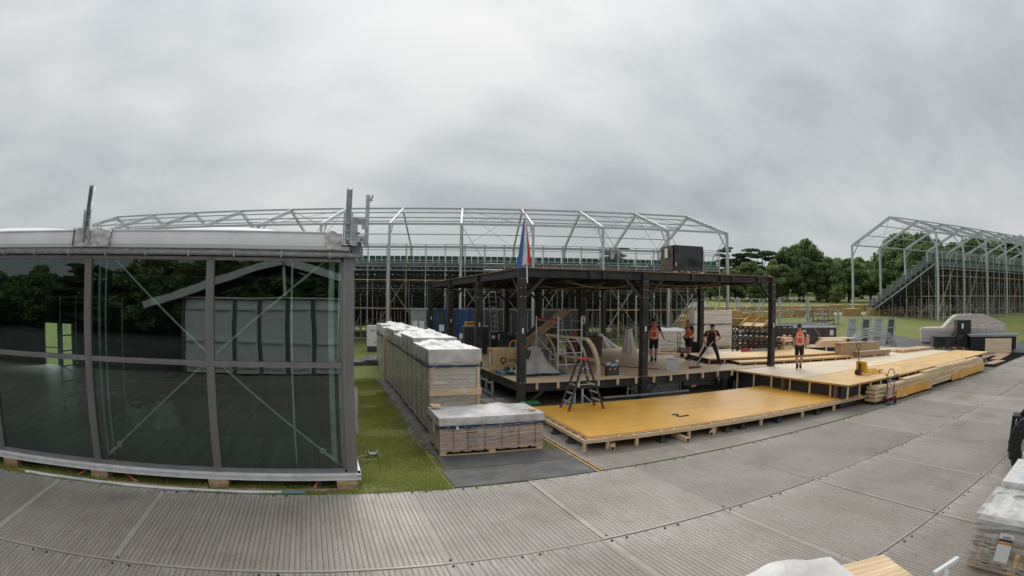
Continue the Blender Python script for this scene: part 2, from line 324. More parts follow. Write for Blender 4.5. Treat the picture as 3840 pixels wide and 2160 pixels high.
def clear_sheet():
    m = sheet.copy(); m.name = 'semi_clear_sheet'; nt = m.node_tree; out = [n for n in nt.nodes if n.type == 'OUTPUT_MATERIAL'][0]; src = out.inputs[0].links[0].from_socket
    tr = nd(nt, 'ShaderNodeBsdfTransparent'); mx = nd(nt, 'ShaderNodeMixShader'); tc = nd(nt, 'ShaderNodeTexCoord'); nz = nd(nt, 'ShaderNodeTexNoise', i_Scale=3.0, i_Detail=5); nt.links.new(tc.outputs['Object'], nz.inputs['Vector'])
    nt.links.new(ramp(nt, nz.outputs[0], [(.35, (.50,)*3), (.62, (.12,)*3)]), mx.inputs[0]); nt.links.new(src, mx.inputs[1]); nt.links.new(tr.outputs[0], mx.inputs[2]); nt.links.new(mx.outputs[0], out.inputs[0]); return m
sheet_c = clear_sheet()
def panel_mat():
    m, nt = Mt('trackway_aluminium'); tc = nd(nt, 'ShaderNodeTexCoord'); ge = nd(nt, 'ShaderNodeNewGeometry'); oi = nd(nt, 'ShaderNodeObjectInfo')
    s = nd(nt, 'ShaderNodeSeparateXYZ'); nt.links.new(tc.outputs['Object'], s.inputs[0])
    nzw = nd(nt, 'ShaderNodeTexNoise', i_Scale=.7, i_Detail=6, i_Roughness=.6); nt.links.new(ge.outputs['Position'], nzw.inputs['Vector'])
    mp = nd(nt, 'ShaderNodeMapping'); nt.links.new(ge.outputs['Position'], mp.inputs[0]); mp.inputs['Scale'].default_value = (9, .5, 1)
    nzs = nd(nt, 'ShaderNodeTexNoise', i_Scale=1.6, i_Detail=5, i_Roughness=.7); nt.links.new(mp.outputs[0], nzs.inputs['Vector'])
    nzf = nd(nt, 'ShaderNodeTexNoise', i_Scale=26, i_Detail=4, i_Roughness=.7); nt.links.new(ge.outputs['Position'], nzf.inputs['Vector'])
    base = ramp(nt, nzw.outputs[0], [(.34, (.22,.165,.12)), (.5, (.32,.262,.21)), (.66, (.385,.335,.285))])
    base = mixc(nt, .42, base, ramp(nt, nzs.outputs[0], [(.35, (.20,.155,.12)), (.65, (.43,.375,.325))]), 'MIX')
    base = mixc(nt, .35, base, ramp(nt, nzf.outputs[0], [(.35, (.17,.145,.12)), (.7, (.45,.42,.39))]))
    # ribs: pairs of dark grooves along the panel
    r1 = mth(nt, 'SINE', mth(nt, 'MULTIPLY', s.outputs[0], 83.8)); r2 = mth(nt, 'SINE', mth(nt, 'MULTIPLY', s.outputs[0], 41.9))
    rib = mth(nt, 'ADD', mth(nt, 'MULTIPLY', r1, .9), mth(nt, 'MULTIPLY', r2, .1))
    gro = nd(nt, 'ShaderNodeMapRange'); nt.links.new(rib, gro.inputs[0]); gro.inputs[1].default_value = -.95; gro.inputs[2].default_value = -.2
    # smooth flange along the left edge and across both ends
    fl = mth(nt, 'LESS_THAN', s.outputs[0], .10); flat = mth(nt, 'MAXIMUM', fl, mth(nt, 'LESS_THAN', s.outputs[1], .05))
    gm_ = mth(nt, 'MAXIMUM', gro.outputs[0], flat)
    nze = nd(nt, 'ShaderNodeTexNoise', i_Scale=2.3, i_Detail=3); nt.links.new(ge.outputs['Position'], nze.inputs['Vector'])
    depth = mth(nt, 'MULTIPLY', mth(nt, 'SUBTRACT', 1.0, gm_), mth(nt, 'MULTIPLY_ADD', nze.outputs[0], 1.1, .05))
    base = mixc(nt, mth(nt, 'MINIMUM', mth(nt, 'MAXIMUM', depth, 0.0), .46), base, (.06,.052,.045))
    base = mixc(nt, mth(nt, 'MULTIPLY', flat, mth(nt, 'MULTIPLY', mth(nt, 'MAXIMUM', mth(nt, 'SUBTRACT', oi.outputs['Random'], .35), 0.0), .5)), base, (.46,.44,.41))
    # mud patches, and pale dust pushed along the ribs at the far end of each panel
    nm = nd(nt, 'ShaderNodeTexNoise', i_Scale=.42, i_Detail=7, i_Roughness=.68); nt.links.new(ge.outputs['Position'], nm.inputs['Vector'])
    base = mixc(nt, ramp(nt, nm.outputs[0], [(.54, (0,0,0)), (.68, (.6,)*3)]), base, (.17,.125,.085))
    mq = nd(nt, 'ShaderNodeMapping'); nt.links.new(ge.outputs['Position'], mq.inputs[0]); mq.inputs['Scale'].default_value = (16, 1.2, 1)
    nq = nd(nt, 'ShaderNodeTexNoise', i_Scale=1.4, i_Detail=4); nt.links.new(mq.outputs[0], nq.inputs['Vector'])
    ye = nd(nt, 'ShaderNodeMapRange'); nt.links.new(s.outputs[1], ye.inputs[0]); ye.inputs[1].default_value = 2.35; ye.inputs[2].default_value = 3.1
    base = mixc(nt, mth(nt, 'MULTIPLY', ramp(nt, nq.outputs[0], [(.46, (0,0,0)), (.6, (.8,)*3)]), ye.outputs[0]), base, (.46,.43,.39))
    nk = nd(nt, 'ShaderNodeTexVoronoi', i_Scale=1.15); nt.links.new(ge.outputs['Position'], nk.inputs['Vector'])
    base = mixc(nt, ramp(nt, nk.outputs['Distance'], [(.018, (.75,)*3), (.034, (0,0,0))]), base, (.05,.04,.03))
    f = mth(nt, 'MULTIPLY_ADD', oi.outputs['Random'], .34, .83); cb = nd(nt, 'ShaderNodeCombineColor')
    for i in range(3): nt.links.new(f, cb.inputs[i])
    base = mixc(nt, 1.0, base, cb.outputs[0], 'MULTIPLY')
    p = nd(nt, 'ShaderNodeBsdfPrincipled', i_Metallic=.08); nt.links.new(base, p.inputs['Base Color'])
    rr = nd(nt, 'ShaderNodeMapRange'); nt.links.new(nzw.outputs[0], rr.inputs[0]); rr.inputs[3].default_value = .62; rr.inputs[4].default_value = .45; nt.links.new(rr.outputs[0], p.inputs['Roughness'])
    bp = nd(nt, 'ShaderNodeBump', i_Strength=.6, i_Distance=.008); nt.links.new(gm_, bp.inputs['Height'])
    b2 = nd(nt, 'ShaderNodeBump', i_Strength=.2, i_Distance=.01); nt.links.new(nzf.outputs[0], b2.inputs['Height']); nt.links.new(bp.outputs[0], b2.inputs['Normal']); nt.links.new(b2.outputs[0], p.inputs['Normal'])
    nt.links.new(p.outputs[0], nd(nt, 'ShaderNodeOutputMaterial').inputs[0]); return m
track_m = panel_mat()
def ground_mat():
    m, nt = Mt('grass_ground'); ge = nd(nt, 'ShaderNodeNewGeometry')
    def nz(s, d=5, r=.6):
        n = nd(nt, 'ShaderNodeTexNoise', i_Scale=s, i_Detail=d, i_Roughness=r); nt.links.new(ge.outputs['Position'], n.inputs['Vector']); return n.outputs[0]
    c = ramp(nt, nz(.35), [(.36, (.42,.32,.15)), (.5, (.28,.31,.09)), (.66, (.17,.26,.06))])
    c = mixc(nt, .5, c, ramp(nt, nz(9, 6, .7), [(.35, (.08,.10,.03)), (.65, (.27,.30,.10))]))
    far = ramp(nt, nz(.05, 6), [(.35, (.25,.21,.095)), (.6, (.14,.20,.05))])
    c = mixc(nt, .35, c, far)
    p = nd(nt, 'ShaderNodeBsdfPrincipled', i_Roughness=.95); nt.links.new(c, p.inputs['Base Color']); p.inputs['Specular IOR Level'].default_value = .15
    bp = nd(nt, 'ShaderNodeBump', i_Strength=.8, i_Distance=.05); nt.links.new(nz(14, 6, .7), bp.inputs['Height']); nt.links.new(bp.outputs[0], p.inputs['Normal'])
    nt.links.new(p.outputs[0], nd(nt, 'ShaderNodeOutputMaterial').inputs[0]); return m
grass_m = ground_mat()
def leaf_mat(name, c1, c2, tr=.25):
    m, nt = Mt(name); ge = nd(nt, 'ShaderNodeNewGeometry'); tc = nd(nt, 'ShaderNodeTexCoord'); oi = nd(nt, 'ShaderNodeObjectInfo')
    n = nd(nt, 'ShaderNodeTexNoise', i_Scale=.55, i_Detail=4); nt.links.new(tc.outputs['Object'], n.inputs['Vector'])
    f = mth(nt, 'MULTIPLY_ADD', ge.outputs['Random Per Island'], .45, mth(nt, 'MULTIPLY_ADD', n.outputs[0], 1.0, -.25))
    c = ramp(nt, f, [(.15, c1), (.75, c2)])
    fr = mth(nt, 'MULTIPLY_ADD', oi.outputs['Random'], .6, .7); cb = nd(nt, 'ShaderNodeCombineColor')
    for i in range(3): nt.links.new(fr, cb.inputs[i])
    c = mixc(nt, 1.0, c, cb.outputs[0], 'MULTIPLY')
    d = nd(nt, 'ShaderNodeBsdfDiffuse'); t = nd(nt, 'ShaderNodeBsdfTranslucent'); nt.links.new(c, d.inputs[0]); nt.links.new(c, t.inputs[0])
    mx = nd(nt, 'ShaderNodeMixShader'); mx.inputs[0].default_value = tr; nt.links.new(d.outputs[0], mx.inputs[1]); nt.links.new(t.outputs[0], mx.inputs[2])
    nt.links.new(mx.outputs[0], nd(nt, 'ShaderNodeOutputMaterial').inputs[0]); return m
leaf_a = leaf_mat('oak_leaves', (.07,.11,.04), (.31,.385,.16)); leaf_c = leaf_mat('cedar_needles', (.034,.056,.026), (.13,.175,.08)); blade_m = leaf_mat('grass_blades', (.15,.18,.04), (.46,.48,.15), .3)
def glass_mat():
    m, nt = Mt('tinted_glass'); fr = nd(nt, 'ShaderNodeFresnel', i_IOR=1.52); g = nd(nt, 'ShaderNodeBsdfGlossy', i_Roughness=.004); g.inputs[0].default_value = (.85,1,.97,1)
    tc = nd(nt, 'ShaderNodeTexCoord'); n = nd(nt, 'ShaderNodeTexNoise', i_Scale=.9, i_Detail=1); nt.links.new(tc.outputs['Object'], n.inputs['Vector'])
    bp = nd(nt, 'ShaderNodeBump', i_Strength=.06, i_Distance=.05); nt.links.new(n.outputs[0], bp.inputs['Height']); nt.links.new(bp.outputs[0], g.inputs['Normal'])
    t = nd(nt, 'ShaderNodeBsdfTransparent'); t.inputs[0].default_value = (.70,.86,.80,1); mx = nd(nt, 'ShaderNodeMixShader')
    nt.links.new(mth(nt, 'MINIMUM', mth(nt, 'MULTIPLY', fr.outputs[0], 2.2), 1.0), mx.inputs[0]); nt.links.new(t.outputs[0], mx.inputs[1]); nt.links.new(g.outputs[0], mx.inputs[2])
    nt.links.new(mx.outputs[0], nd(nt, 'ShaderNodeOutputMaterial').inputs[0]); return m
glass = glass_mat()
def floor_mat():
    return mat('pavilion_floor_board', (.58,.59,.52), .42, 0, .2, 2, .05, stretch=(1,.15,1), rnd=.2)
pav_floor = floor_mat()

def text(parent, s, size, m, loc, rot, name='lettering', ext=.001):
    cu = bpy.data.curves.new(name, 'FONT'); cu.body = s; cu.size = size; cu.extrude = ext; cu.align_x = 'LEFT'
    o = bpy.data.objects.new(name+'_source', cu); COL.objects.link(o)
    me = bpy.data.meshes.new_from_object(o.evaluated_get(bpy.context.evaluated_depsgraph_get())); bpy.data.objects.remove(o)
    me.materials.clear(); me.materials.append(m)
    q = link(name, me, parent); q.location = loc; q.rotation_euler = rot; return q
FRONT = (R(90), 0, 0)

# ------------------------------------------------------------------ ground
xs = [-400, -200, -120, -80]+list(range(-60, 121, 3))+[140, 170, 210, 260, 330, 420, 600]
ys = [-400, -200, -120, -80, -60]+list(range(-45, 151, 3))+[170, 200, 240, 300, 400, 600]
g = MB()
g.v = [(x, y, T(x, y)-.004) for y in ys for x in xs]; nx = len(xs)
g.f = [(j*nx+i, j*nx+i+1, (j+1)*nx+i+1, (j+1)*nx+i) for j in range(len(ys)-1) for i in range(nx-1)]
ground = struct('ground', g, grass_m, True)

# trackway of ribbed aluminium panels
track = link('trackway', None); track['kind'] = 'structure'
joints = [-22.6+2.3*k for k in range(8)]
joints = [-21.55, -19.25, -16.95, -14.65, -12.35, -10.05, -7.75, -5.45, -3.15, 1.4, 3.7, 5.98, 8.45, 10.95, 13.5]+[13.5+2.5*k for k in range(1, 15)]
rows = [(-5.45, -2.52), (-2.5, .43), (.45, 3.33), (3.35, 6.24), (6.26, 9.2)]
cache = {}
def panel_mesh(wd, dp):
    k = (round(wd, 3), round(dp, 3))
    if k not in cache: cache[k] = MB().box(.003, wd-.003, .003, dp-.003, 0, .028).mesh('panel', track_m)
    return cache[k]
pin = MB()
for r, (y0, y1) in enumerate(rows):
    for x0, x1 in zip(joints, joints[1:]):
        o = part('panel', panel_mesh(x1-x0, y1-y0), None, track, loc=(x0, y0, random.uniform(0, .010)))
        o.rotation_euler = (random.uniform(-.0012, .0012), random.uniform(-.001, .001), random.uniform(-.0006, .0006))
        if x0 < 30:
            for px in (x0+.09, x0+.34, (x0+x1)/2-.12, (x0+x1)/2+.13): pin.tube((px, y1-.07, .02), (px, y1-.07, .044), .019, 8)
            pin.tube((x0+.10, y0+.10, .02), (x0+.10, y0+.10, .044), .019, 8)
o = part('lock_pins', pin, tyre, track); o['kind'] = 'stuff'
# second strip of track under the platforms, joints shifted
xs2 = [5.45, 7.93, 10.42, 12.9, 15.4, 17.9, 20.4, 22.9, 25.4, 27.9, 30.4, 32.9, 35.4, 37.9, 40.4]
for y0, y1 in ((9.32, 12.3), (12.32, 15.3), (15.32, 18.3)):
    for x0, x1 in zip(xs2, xs2[1:]):
        if y0 > 10 and 16 < x0 < 33: continue
        part('panel', panel_mesh(x1-x0, y1-y0), None, track, loc=(x0, y0, -.008))
k = MB(); k.bar((5.36, 9.25, .02), (5.50, 15.3, .02), .05, .05); k.bar((5.27, 9.25, .012), (5.41, 15.3, .012), .05, .04); part('edge_timber', k, old_wood, track)
# dark service track across the grass at the right
k = MB(); xs3 = list(range(28, 80, 3))
def strip(x0, x1, ya, yb):
    for i in range(8):
        for j in range(6):
            a, b = x0+(x1-x0)*i/8, x0+(x1-x0)*(i+1)/8
            c, d_ = ya+(yb-ya)*j/6, ya+(yb-ya)*(j+1)/6
            k.add([(a, c, T(a, c)+.02), (b, c, T(b, c)+.02), (b, d_, T(b, d_)+.02), (a, d_, T(a, d_)+.02)], [(0, 1, 2, 3)])
strip(30, 40, 9.4, 24.5); strip(40.1, 70, 3.5, 12.5)
track_d = mat('dull_track', (.12,.12,.12), .6, .2, .25, .8, .2, stretch=(1,4,1), rnd=0)
struct('service_path', k, track_d)

# rubber mats beside the pallets
mats = [(2.33, 5.3, 9.32, 10.42), (2.42, 5.32, 10.44, 12.0), (2.2, 4.1, 12.02, 13.9), (2.25, 4.2, 13.92, 16.2), (2.3, 4.3, 16.22, 18.6), (2.38, 4.4, 18.62, 21), (2.45, 4.5, 21.02, 23.5), (2.5, 4.6, 23.52, 26), (2.55, 4.6, 26.02, 29)]
for i, (a, b, c, e) in enumerate(mats):
    sk = random.uniform(-.06, .06)
    k = MB().prism([(a, c), (b, c+sk*.2), (b+sk, e), (a+sk, e)], 0, .012)
    for cx_ in (a+.12, b-.3): k.tube((cx_, e-.1, .01), (cx_, e-.1, .02), .03, 8)
    solo('rubber_mat', k, rubber, ['dark rubber mat in front of the wrapped board bundle, nearest the grey panels', 'dark rubber mat under the wrapped board bundle with blue strap'][i] if i < 2 else 'dark rubber mat under the %s tall wrapped stack from the front' % ['nearest', 'second', 'third', 'fourth', 'fifth', 'sixth', 'farthest'][i-2], 'mat', (0, 0, .002*(i % 3)+.003), 0, 'rubber mats on the grass' if i > 1 else None)

# grass blades on the near grass strips
def blades(name, rects, n, label):
    b = MB()
    tot = sum((x1-x0)*(y1-y0) for x0, x1, y0, y1 in rects)
    for x0, x1, y0, y1 in rects:
        for _ in range(int(n*(x1-x0)*(y1-y0)/tot)):
            x, y = random.uniform(x0, x1), random.uniform(y0, y1)
            dens = noise.noise(Vector((x*.9, y*.9, 0)))
            if dens < -.25 and random.random() < .7: continue
            h = random.uniform(.025, .075)*(1+dens); a = random.uniform(0, 6.28); wv = .006
            dx, dy = math.cos(a)*wv, math.sin(a)*wv; lx, ly = random.uniform(-.03, .03), random.uniform(-.03, .03)
            b.add([(x-dx, y-dy, 0), (x+dx, y+dy, 0), (x+lx, y+ly, h)], [(0, 1, 2)])
    o = link(name, b.mesh(name, blade_m)); tag(o, label, 'grass', None, 'stuff'); return o
blades('grass', [(-9.5, .6, 9.21, 10.2), (.62, 2.25, 9.21, 12), (.62, 2.35, 12, 16), (.62, 2.4, 16, 24)], 90000, 'short green and brown lawn grass beside the glass pavilion')
def tufts(name, lines, label):
    b = MB()
    for (x0, y0, x1, y1, dens, hmax) in lines:
        for _ in range(int(math.dist((x0, y0), (x1, y1))*dens)):
            q = random.random(); x, y = x0+(x1-x0)*q+random.gauss(0, .025), y0+(y1-y0)*q+random.gauss(0, .025)
            if noise.noise(Vector((x*2.3, y*2.3, 7))) < -.05: continue
            a = random.uniform(0, 6.28); h = random.uniform(.04, hmax); dx, dy = math.cos(a)*.006, math.sin(a)*.006
            b.add([(x-dx, y-dy, 0), (x+dx, y+dy, 0), (x+random.gauss(0, .03), y+random.gauss(0, .03), h)], [(0, 1, 2)])
    o = link(name, b.mesh(name, blade_m)); tag(o, label, 'grass', None, 'stuff')
def litter():
    b = MB()
    for _ in range(420):
        x, y = random.uniform(-7, 24), random.uniform(2.5, 9.1); s = random.uniform(.006, .022); a = random.uniform(0, 6.28); c_, s_ = math.cos(a)*s, math.sin(a)*s
        b.add([(x-c_, y-s_, .040), (x+s_*.5, y-c_*.5, .040), (x+c_, y+s_, .041+s*.3), (x-s_*.5, y+c_*.5, .041)], [(0, 1, 2, 3)])
    tag(link('litter', b.mesh('litter', mat('wood_chips', (.22,.15,.09), .8, 0, .4, 5, 0, tint=(.05,.04,.03)))), 'small wood chips and crumbs of dirt scattered over the metal track', 'litter', None, 'stuff')
litter()
tufts('grass', [(-9, 9.22, 2.3, 9.22, 420, .10), (2.35, 9.3, 2.5, 24, 120, .09), (2.3, 9.26, 24, 9.26, 60, .06), (.6, 9.5, .62, 20, 150, .12), (-7, 9.47, .2, 9.47, 260, .13)], 'longer grass tufts growing along the mats, the track edge and the pavilion')
blades('grass', [(4.6, 5.25, 12.05, 13.6), (5.0, 5.3, 11.2, 12.3)], 5000, 'small patch of bright grass between the bundle and the platform')

# ------------------------------------------------------------------ glass pavilion
pv = thing('glass_pavilion', 'dark tinted glass pavilion with grey frames and white roof panels on timber blocks', 'pavilion', (.575, 9.60, 0), 0)
def pvp(name, mb, m, smooth=False, parent=None): return part(name, mb, m, parent or pv, smooth=smooth)
# local x runs from -22 to 0, y from 0 (front) to 13.9 (back); glass from z .37 to 4.08
cols = [0, -2.63, -5.19, -7.74, -10.3, -12.85, -15.4, -17.95]
k = MB().box(-.20, 0, 0, .20, .30, 4.15); k.box(-.125, -.12, -.006, 0, .3, 4.15); pvp('corner_post', k, frame_grey)
pvp('jamb', MB().box(-.235, -.203, .02, .12, .37, 4.08), frame_grey)
for i, x in enumerate(cols[1:]):
    k = MB().box(x-.075, x+.075, 0, .14, .305, 4.14)
    for e in (-.045, 0, .045): k.box(x+e-.005, x+e+.005, -.008, 0, .31, 4.13)
    pvp('mullion', k, frame_grey)
edges = [-.235]+cols[1:]
for a, b in zip(edges, cols[1:]):
    x1 = a if a == -.235 else a-.076; x0 = b+.076
    pvp('transom', MB().box(x0, x1, .0, .10, 2.24, 2.33).box(x0, x1, -.006, 0, 2.28, 2.285), frame_grey)
    pvp('sill', MB().box(x0, x1, .0, .10, .305, .385), frame_grey)
    pvp('head', MB().box(x0, x1, .0, .10, 4.08, 4.14), frame_grey)
    for z0, z1 in ((.385, 2.24), (2.33, 4.08)):
        pvp('pane', MB().add([(x0, .05, z0), (x1, .05, z0), (x1, .05, z1), (x0, .05, z1)], [(0,1,2,3)]), glass)
k = MB()
for z0, z1, yy in ((.178, .215, -.060), (.217, .240, -.045), (.242, .268, -.055), (.270, .303, -.085)): k.box(-22.5, .05, yy, .12, z0, z1)
k.box(.0, .055, -.055, 13.8, .178, .303)
pvp('base_rail', k, rail_alu)
gt = MB()
def gut(u, v):
    a = math.pi*v; return (-22.5+22.62*u, -.085-.06*math.cos(a), 4.225-.072*math.sin(a))
gt.grid(gut, 30, 8); gt.box(-22.5, .12, -.028, -.02, 4.22, 4.275)
gu = pvp('gutter', gt, galv, True)
pvp('gutter_end', MB().tube((.115, -.085, 4.21), (.135, -.085, 4.21), .07, 10), galv)
for i in range(24): part('gutter_bracket', MB().box(-.46-.86*i, -.44-.86*i, -.155, -.02, 4.135, 4.245), galv, gu)
def fascia(x0, x1):
    k = MB()
    def f(u, v):
        x = x0+(x1-x0)*u; z = 4.28+.30*v; bulge = -.02*math.sin(v*math.pi)
        return (x, -.04+bulge+.008*noise.noise(Vector((x*2.2, z*5, 3))), z)
    k.grid(f, int(abs(x1-x0)*6), 5)
    def t(u, v):
        x = x0+(x1-x0)*u; y = -.02+13.3*v
        d = math.sin(math.pi*min(1, max(0, u)))**.7*math.sin(math.pi*min(1, max(.0, v*1.0)))**.8
        return (x, y, 4.582+.62*d+.01*noise.noise(Vector((x*2, y*2, 0))))
    k.grid(t, 30, 26); return k
for a, b in ((-4.68, -.52), (-10.9, -5.53), (-17.5, -11.6)): pvp('roof_fabric', fascia(a, b), pvc_white, True)
pvp('fascia_band', MB().box(-22.5, -.1, -.068, -.045, 4.28, 4.35), pvc_grey)
pvp('fascia_piping', MB().tube((-22.5, -.055, 4.58), (-.52, -.055, 4.585), .016, 6), pvc_white, True)
for x0, x1 in ((-.53, -.24), (-5.06, -4.67), (-5.54, -5.06), (-11.6, -10.9)):
    def f(u, v):
        x = x0+(x1-x0)*u
        return (x, -.10+.045*noise.noise(Vector((x*9, v*3.5, x0)))+.02*noise.noise(Vector((x*22, v*9, x0))), 4.29+(.30+.03*math.sin(u*5))*v+.04*noise.noise(Vector((x*7, v, 2)))*v)
    k = MB().grid(f, 18, 12)
    def f2(u, v): p = f(u, 1); return (p[0], p[1]+v*.9, p[2]+.04*math.sin(v*3))
    k.grid(f2, 18, 5); pvp('loose_flap', k, pvc_grey, True)
pvp('seam_cord', MB().tube((-5.53, -.13, 4.3), (-5.50, -.12, 4.62), .012, 5).tube((-4.70, -.13, 4.3), (-4.62, -.12, 4.6), .008, 5), ink)
def upright(x, top, z0=4.40, lean=.0):
    k = MB()
    for sx_ in (-.05, .042): k.add([(x+sx_+a_+(lean if z_ > 5 else 0), y_, z_) for z_ in (z0, top) for a_, y_ in ((0, -.16), (.01, -.16), (.01, -.05), (0, -.05))], [(0,3,2,1),(4,5,6,7),(0,1,5,4),(1,2,6,5),(2,3,7,6),(3,0,4,7)])
    k.add([(x-.05+a_+(lean if z_ > 5 else 0), y_, z_) for z_ in (z0, top) for a_, y_ in ((0, -.06), (.10, -.06), (.10, -.05), (0, -.05))], [(0,3,2,1),(4,5,6,7),(0,1,5,4),(1,2,6,5),(2,3,7,6),(3,0,4,7)])
    u_ = pvp('roof_upright', k, galv)
    k = MB()
    for z in (z0+.08, z0+.22, z0+.36): k.tube((x-.07, -.1, z), (x+.07, -.1, z), .012, 6)
    part('bolt', k, alu, u_); part('sleeve', MB().box(x-.085, x-.06, -.15, -.04, z0-.03, z0+.55).box(x+.06, x+.085, -.15, -.04, z0-.03, z0+.55), galv, u_)
    return u_
u_ = upright(-5.22, 5.41, 4.40, .04); part('blue_sticker', MB().tube((-5.18, -.165, 4.86), (-5.18, -.161, 4.86), .02, 10), blue, u_)
upright(-.145, 5.37, 4.40)
pvp('bracket_plate', MB().box(-.06, .03, -.13, -.03, 4.36, 4.86), galv)
pvp('bracket_arm', MB().box(.03, .20, -.09, -.04, 4.76, 4.85), galv); pvp('bracket_arm', MB().box(.03, .19, -.09, -.04, 4.46, 4.55), galv)
pvp('bracket_tab', MB().box(.10, .19, -.1, -.03, 4.67, 4.755), galv); pvp('bracket_tab', MB().box(.12, .20, -.1, -.03, 4.40, 4.455), galv)
k = MB().box(.16, .225, -.14, -.04, 4.35, 5.27); k.box(.226, .27, -.12, -.06, 5.17, 5.22).box(.255, .285, -.12, -.06, 5.221, 5.27); pvp('bracket_hook', k, galv)
pvp('red_clip', MB().box(.02, .07, -.13, -.09, 4.57, 4.60), red)
pvp('post_head', MB().box(-.19, .0, .0, .18, 4.155, 4.36).box(-.02, .09, -.02, .1, 4.2, 4.45), frame_grey)
pvp('black_strap', MB().path([(-.16,-.14,4.42),(-.1,-.16,4.33),(-.06,-.14,4.24)], .012, 5).path([(.1,-.1,4.5),(.09,-.12,4.36),(.13,-.12,4.24)], .01, 5), ink)
# interior
pvp('floor_frame', MB().box(-22.4, -.02, .13, 13.7, .178, .27), old_wood)
bm_ = MB().box(.003, .142, 0, 2.6, 0, .02).mesh('floor_board', pav_floor)
for i in range(60):
    for j in range(4):
        x = -.1-.145*(i+1)
        if j == 3 and i > 20: continue
        part('floor_board', bm_, None, pv, loc=(x, .16+2.61*j, .275))
pvp('floor_sheet', MB().box(-22.4, -.1, 10.6, 13.7, .272, .292), pav_floor); pvp('floor_sheet', MB().box(-22.4, -8.81, .14, 10.59, .272, .292), pav_floor)
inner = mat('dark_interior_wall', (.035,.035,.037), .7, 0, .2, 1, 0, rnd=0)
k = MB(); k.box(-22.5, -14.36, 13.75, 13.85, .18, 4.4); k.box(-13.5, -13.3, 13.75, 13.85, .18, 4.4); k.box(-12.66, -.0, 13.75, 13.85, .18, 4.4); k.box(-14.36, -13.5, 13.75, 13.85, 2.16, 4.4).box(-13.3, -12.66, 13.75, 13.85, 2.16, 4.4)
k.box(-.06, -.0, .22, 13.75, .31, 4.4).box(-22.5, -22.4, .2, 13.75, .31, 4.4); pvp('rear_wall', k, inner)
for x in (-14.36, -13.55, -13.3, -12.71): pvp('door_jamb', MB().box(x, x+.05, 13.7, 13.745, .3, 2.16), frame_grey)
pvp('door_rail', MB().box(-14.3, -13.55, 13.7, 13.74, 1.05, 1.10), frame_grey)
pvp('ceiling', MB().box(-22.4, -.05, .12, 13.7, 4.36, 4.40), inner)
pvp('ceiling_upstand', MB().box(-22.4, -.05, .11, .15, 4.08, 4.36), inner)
for x, wd, m_ in ((-5.05, .06, galv), (-4.90, .03, galv), (-1.13, .035, galv), (-.40, .10, galv), (-.25, .04, cable_m)): pvp('inner_post', MB().box(x-wd/2, x+wd/2, .30, .42, .295, 4.35), m_)
def cable(p, q):
    t_ = pvp('brace_cable', MB().tube(p, q, .019, 6), cable_m); d = (Vector(q)-Vector(p)).normalized(); a = Vector(p)+d*.16
    k = MB()
    for s in (-.03, .03): k.tube(a+Vector((0, s, 0))-d*.02, a+d*.20+Vector((0, s, 0)), .010, 5)
    for s in (-.035, .035): k.bar(a+Vector((s, 0, 0)), a+d*.2+Vector((s, 0, 0)), .012)
    k.ring(a+d*.30, .035, .055, 'y', .02, 10); part('turnbuckle', k, cable_m, t_)
cable((-5.10, .27, .36), (-.47, .27, 4.16)); cable((-.27, .29, .36), (-4.77, .29, 4.16))
# timber piers below the pavilion
def pier(x, lb, w_=.39):
    t = thing('timber_pier', lb, 'timber stack', (x, 9.50, 0), 0, 'timber piers under the pavilion')
    h = .176/3
    for i in range(3):
        if i != 1: part('timber', MB().box(0, w_, 0, .13, i*h, (i+1)*h-.002), old_wood, t); part('timber', MB().box(0, w_, .135, .5, i*h, (i+1)*h-.002), old_wood, t)
        else: part('timber', MB().box(0, w_*.5-.003, 0, .5, i*h, (i+1)*h-.002), old_wood, t); part('timber', MB().box(w_*.5+.003, w_-.005, 0, .5, i*h, (i+1)*h-.002), old_wood, t)
for x, lb in ((.17, 'stack of timber blocks under the right corner of the glass pavilion'), (-2.25, 'stack of timber blocks under the second post of the pavilion from its right corner'), (-4.78, 'stack of timber blocks between the two orange straps on the left'), (-7.1, 'stack of timber blocks at the left edge of the picture under the pavilion')): pier(x, lb)
for (a, b, lb) in (((-6.6, 9.36, .03), (-4.80, 9.40, .03), 'thin timber lying in the grass between the two leftmost piers'), ((-4.37, 9.40, .03), (-2.27, 9.42, .03), 'thin timber lying in the grass between the two middle piers'), ((-1.84, 9.42, .03), (.16, 9.43, .03), 'thin timber lying in the grass between the two rightmost piers')):
    solo('ground_timber', MB().bar(a, b, .05, .05), old_wood, lb, 'timber')
solo('white_pipe', MB().path([(-6.35, 9.285, .045), (-4.3, 9.275, .045), (-2.5, 9.27, .045), (-.84, 9.275, .045)], .035, 8), white_p, 'long white pipe lying along the edge of the grass by the metal track', 'pipe')
solo('pipe_end', MB().tube((-.83, 9.275, .045), (-.42, 9.28, .045), .038, 8), mat('pale_blue_pipe', (.12,.30,.36), .5), 'short pale blue pipe end beside the white pipe', 'pipe')
def strap(x, dx, lb):
    t = thing('ratchet_strap', lb, 'strap', (x, 9.62, 0)); part('webbing', MB().bar((0, .1, .18), (dx, -.10, .05), .055, .008), orange, t)
    k = MB().box(dx-.05, dx+.03, -.15, -.10, .02, .05); k.ring((dx+.02, -.13, .06), .02, .035, 'y', .02, 8); part('ratchet', k, galv, t); part('tag', MB().box(dx*.5+.03, dx*.5+.07, -.04, -.03, .05, .14), blue, t)
strap(-4.88, -.22, 'orange ratchet strap left of the middle timber pier, hooked to the ground'); strap(-4.12, .34, 'orange ratchet strap right of the middle timber pier, hooked to the ground')
strap(-.12, -.14, 'orange ratchet strap lying near the right corner pier')
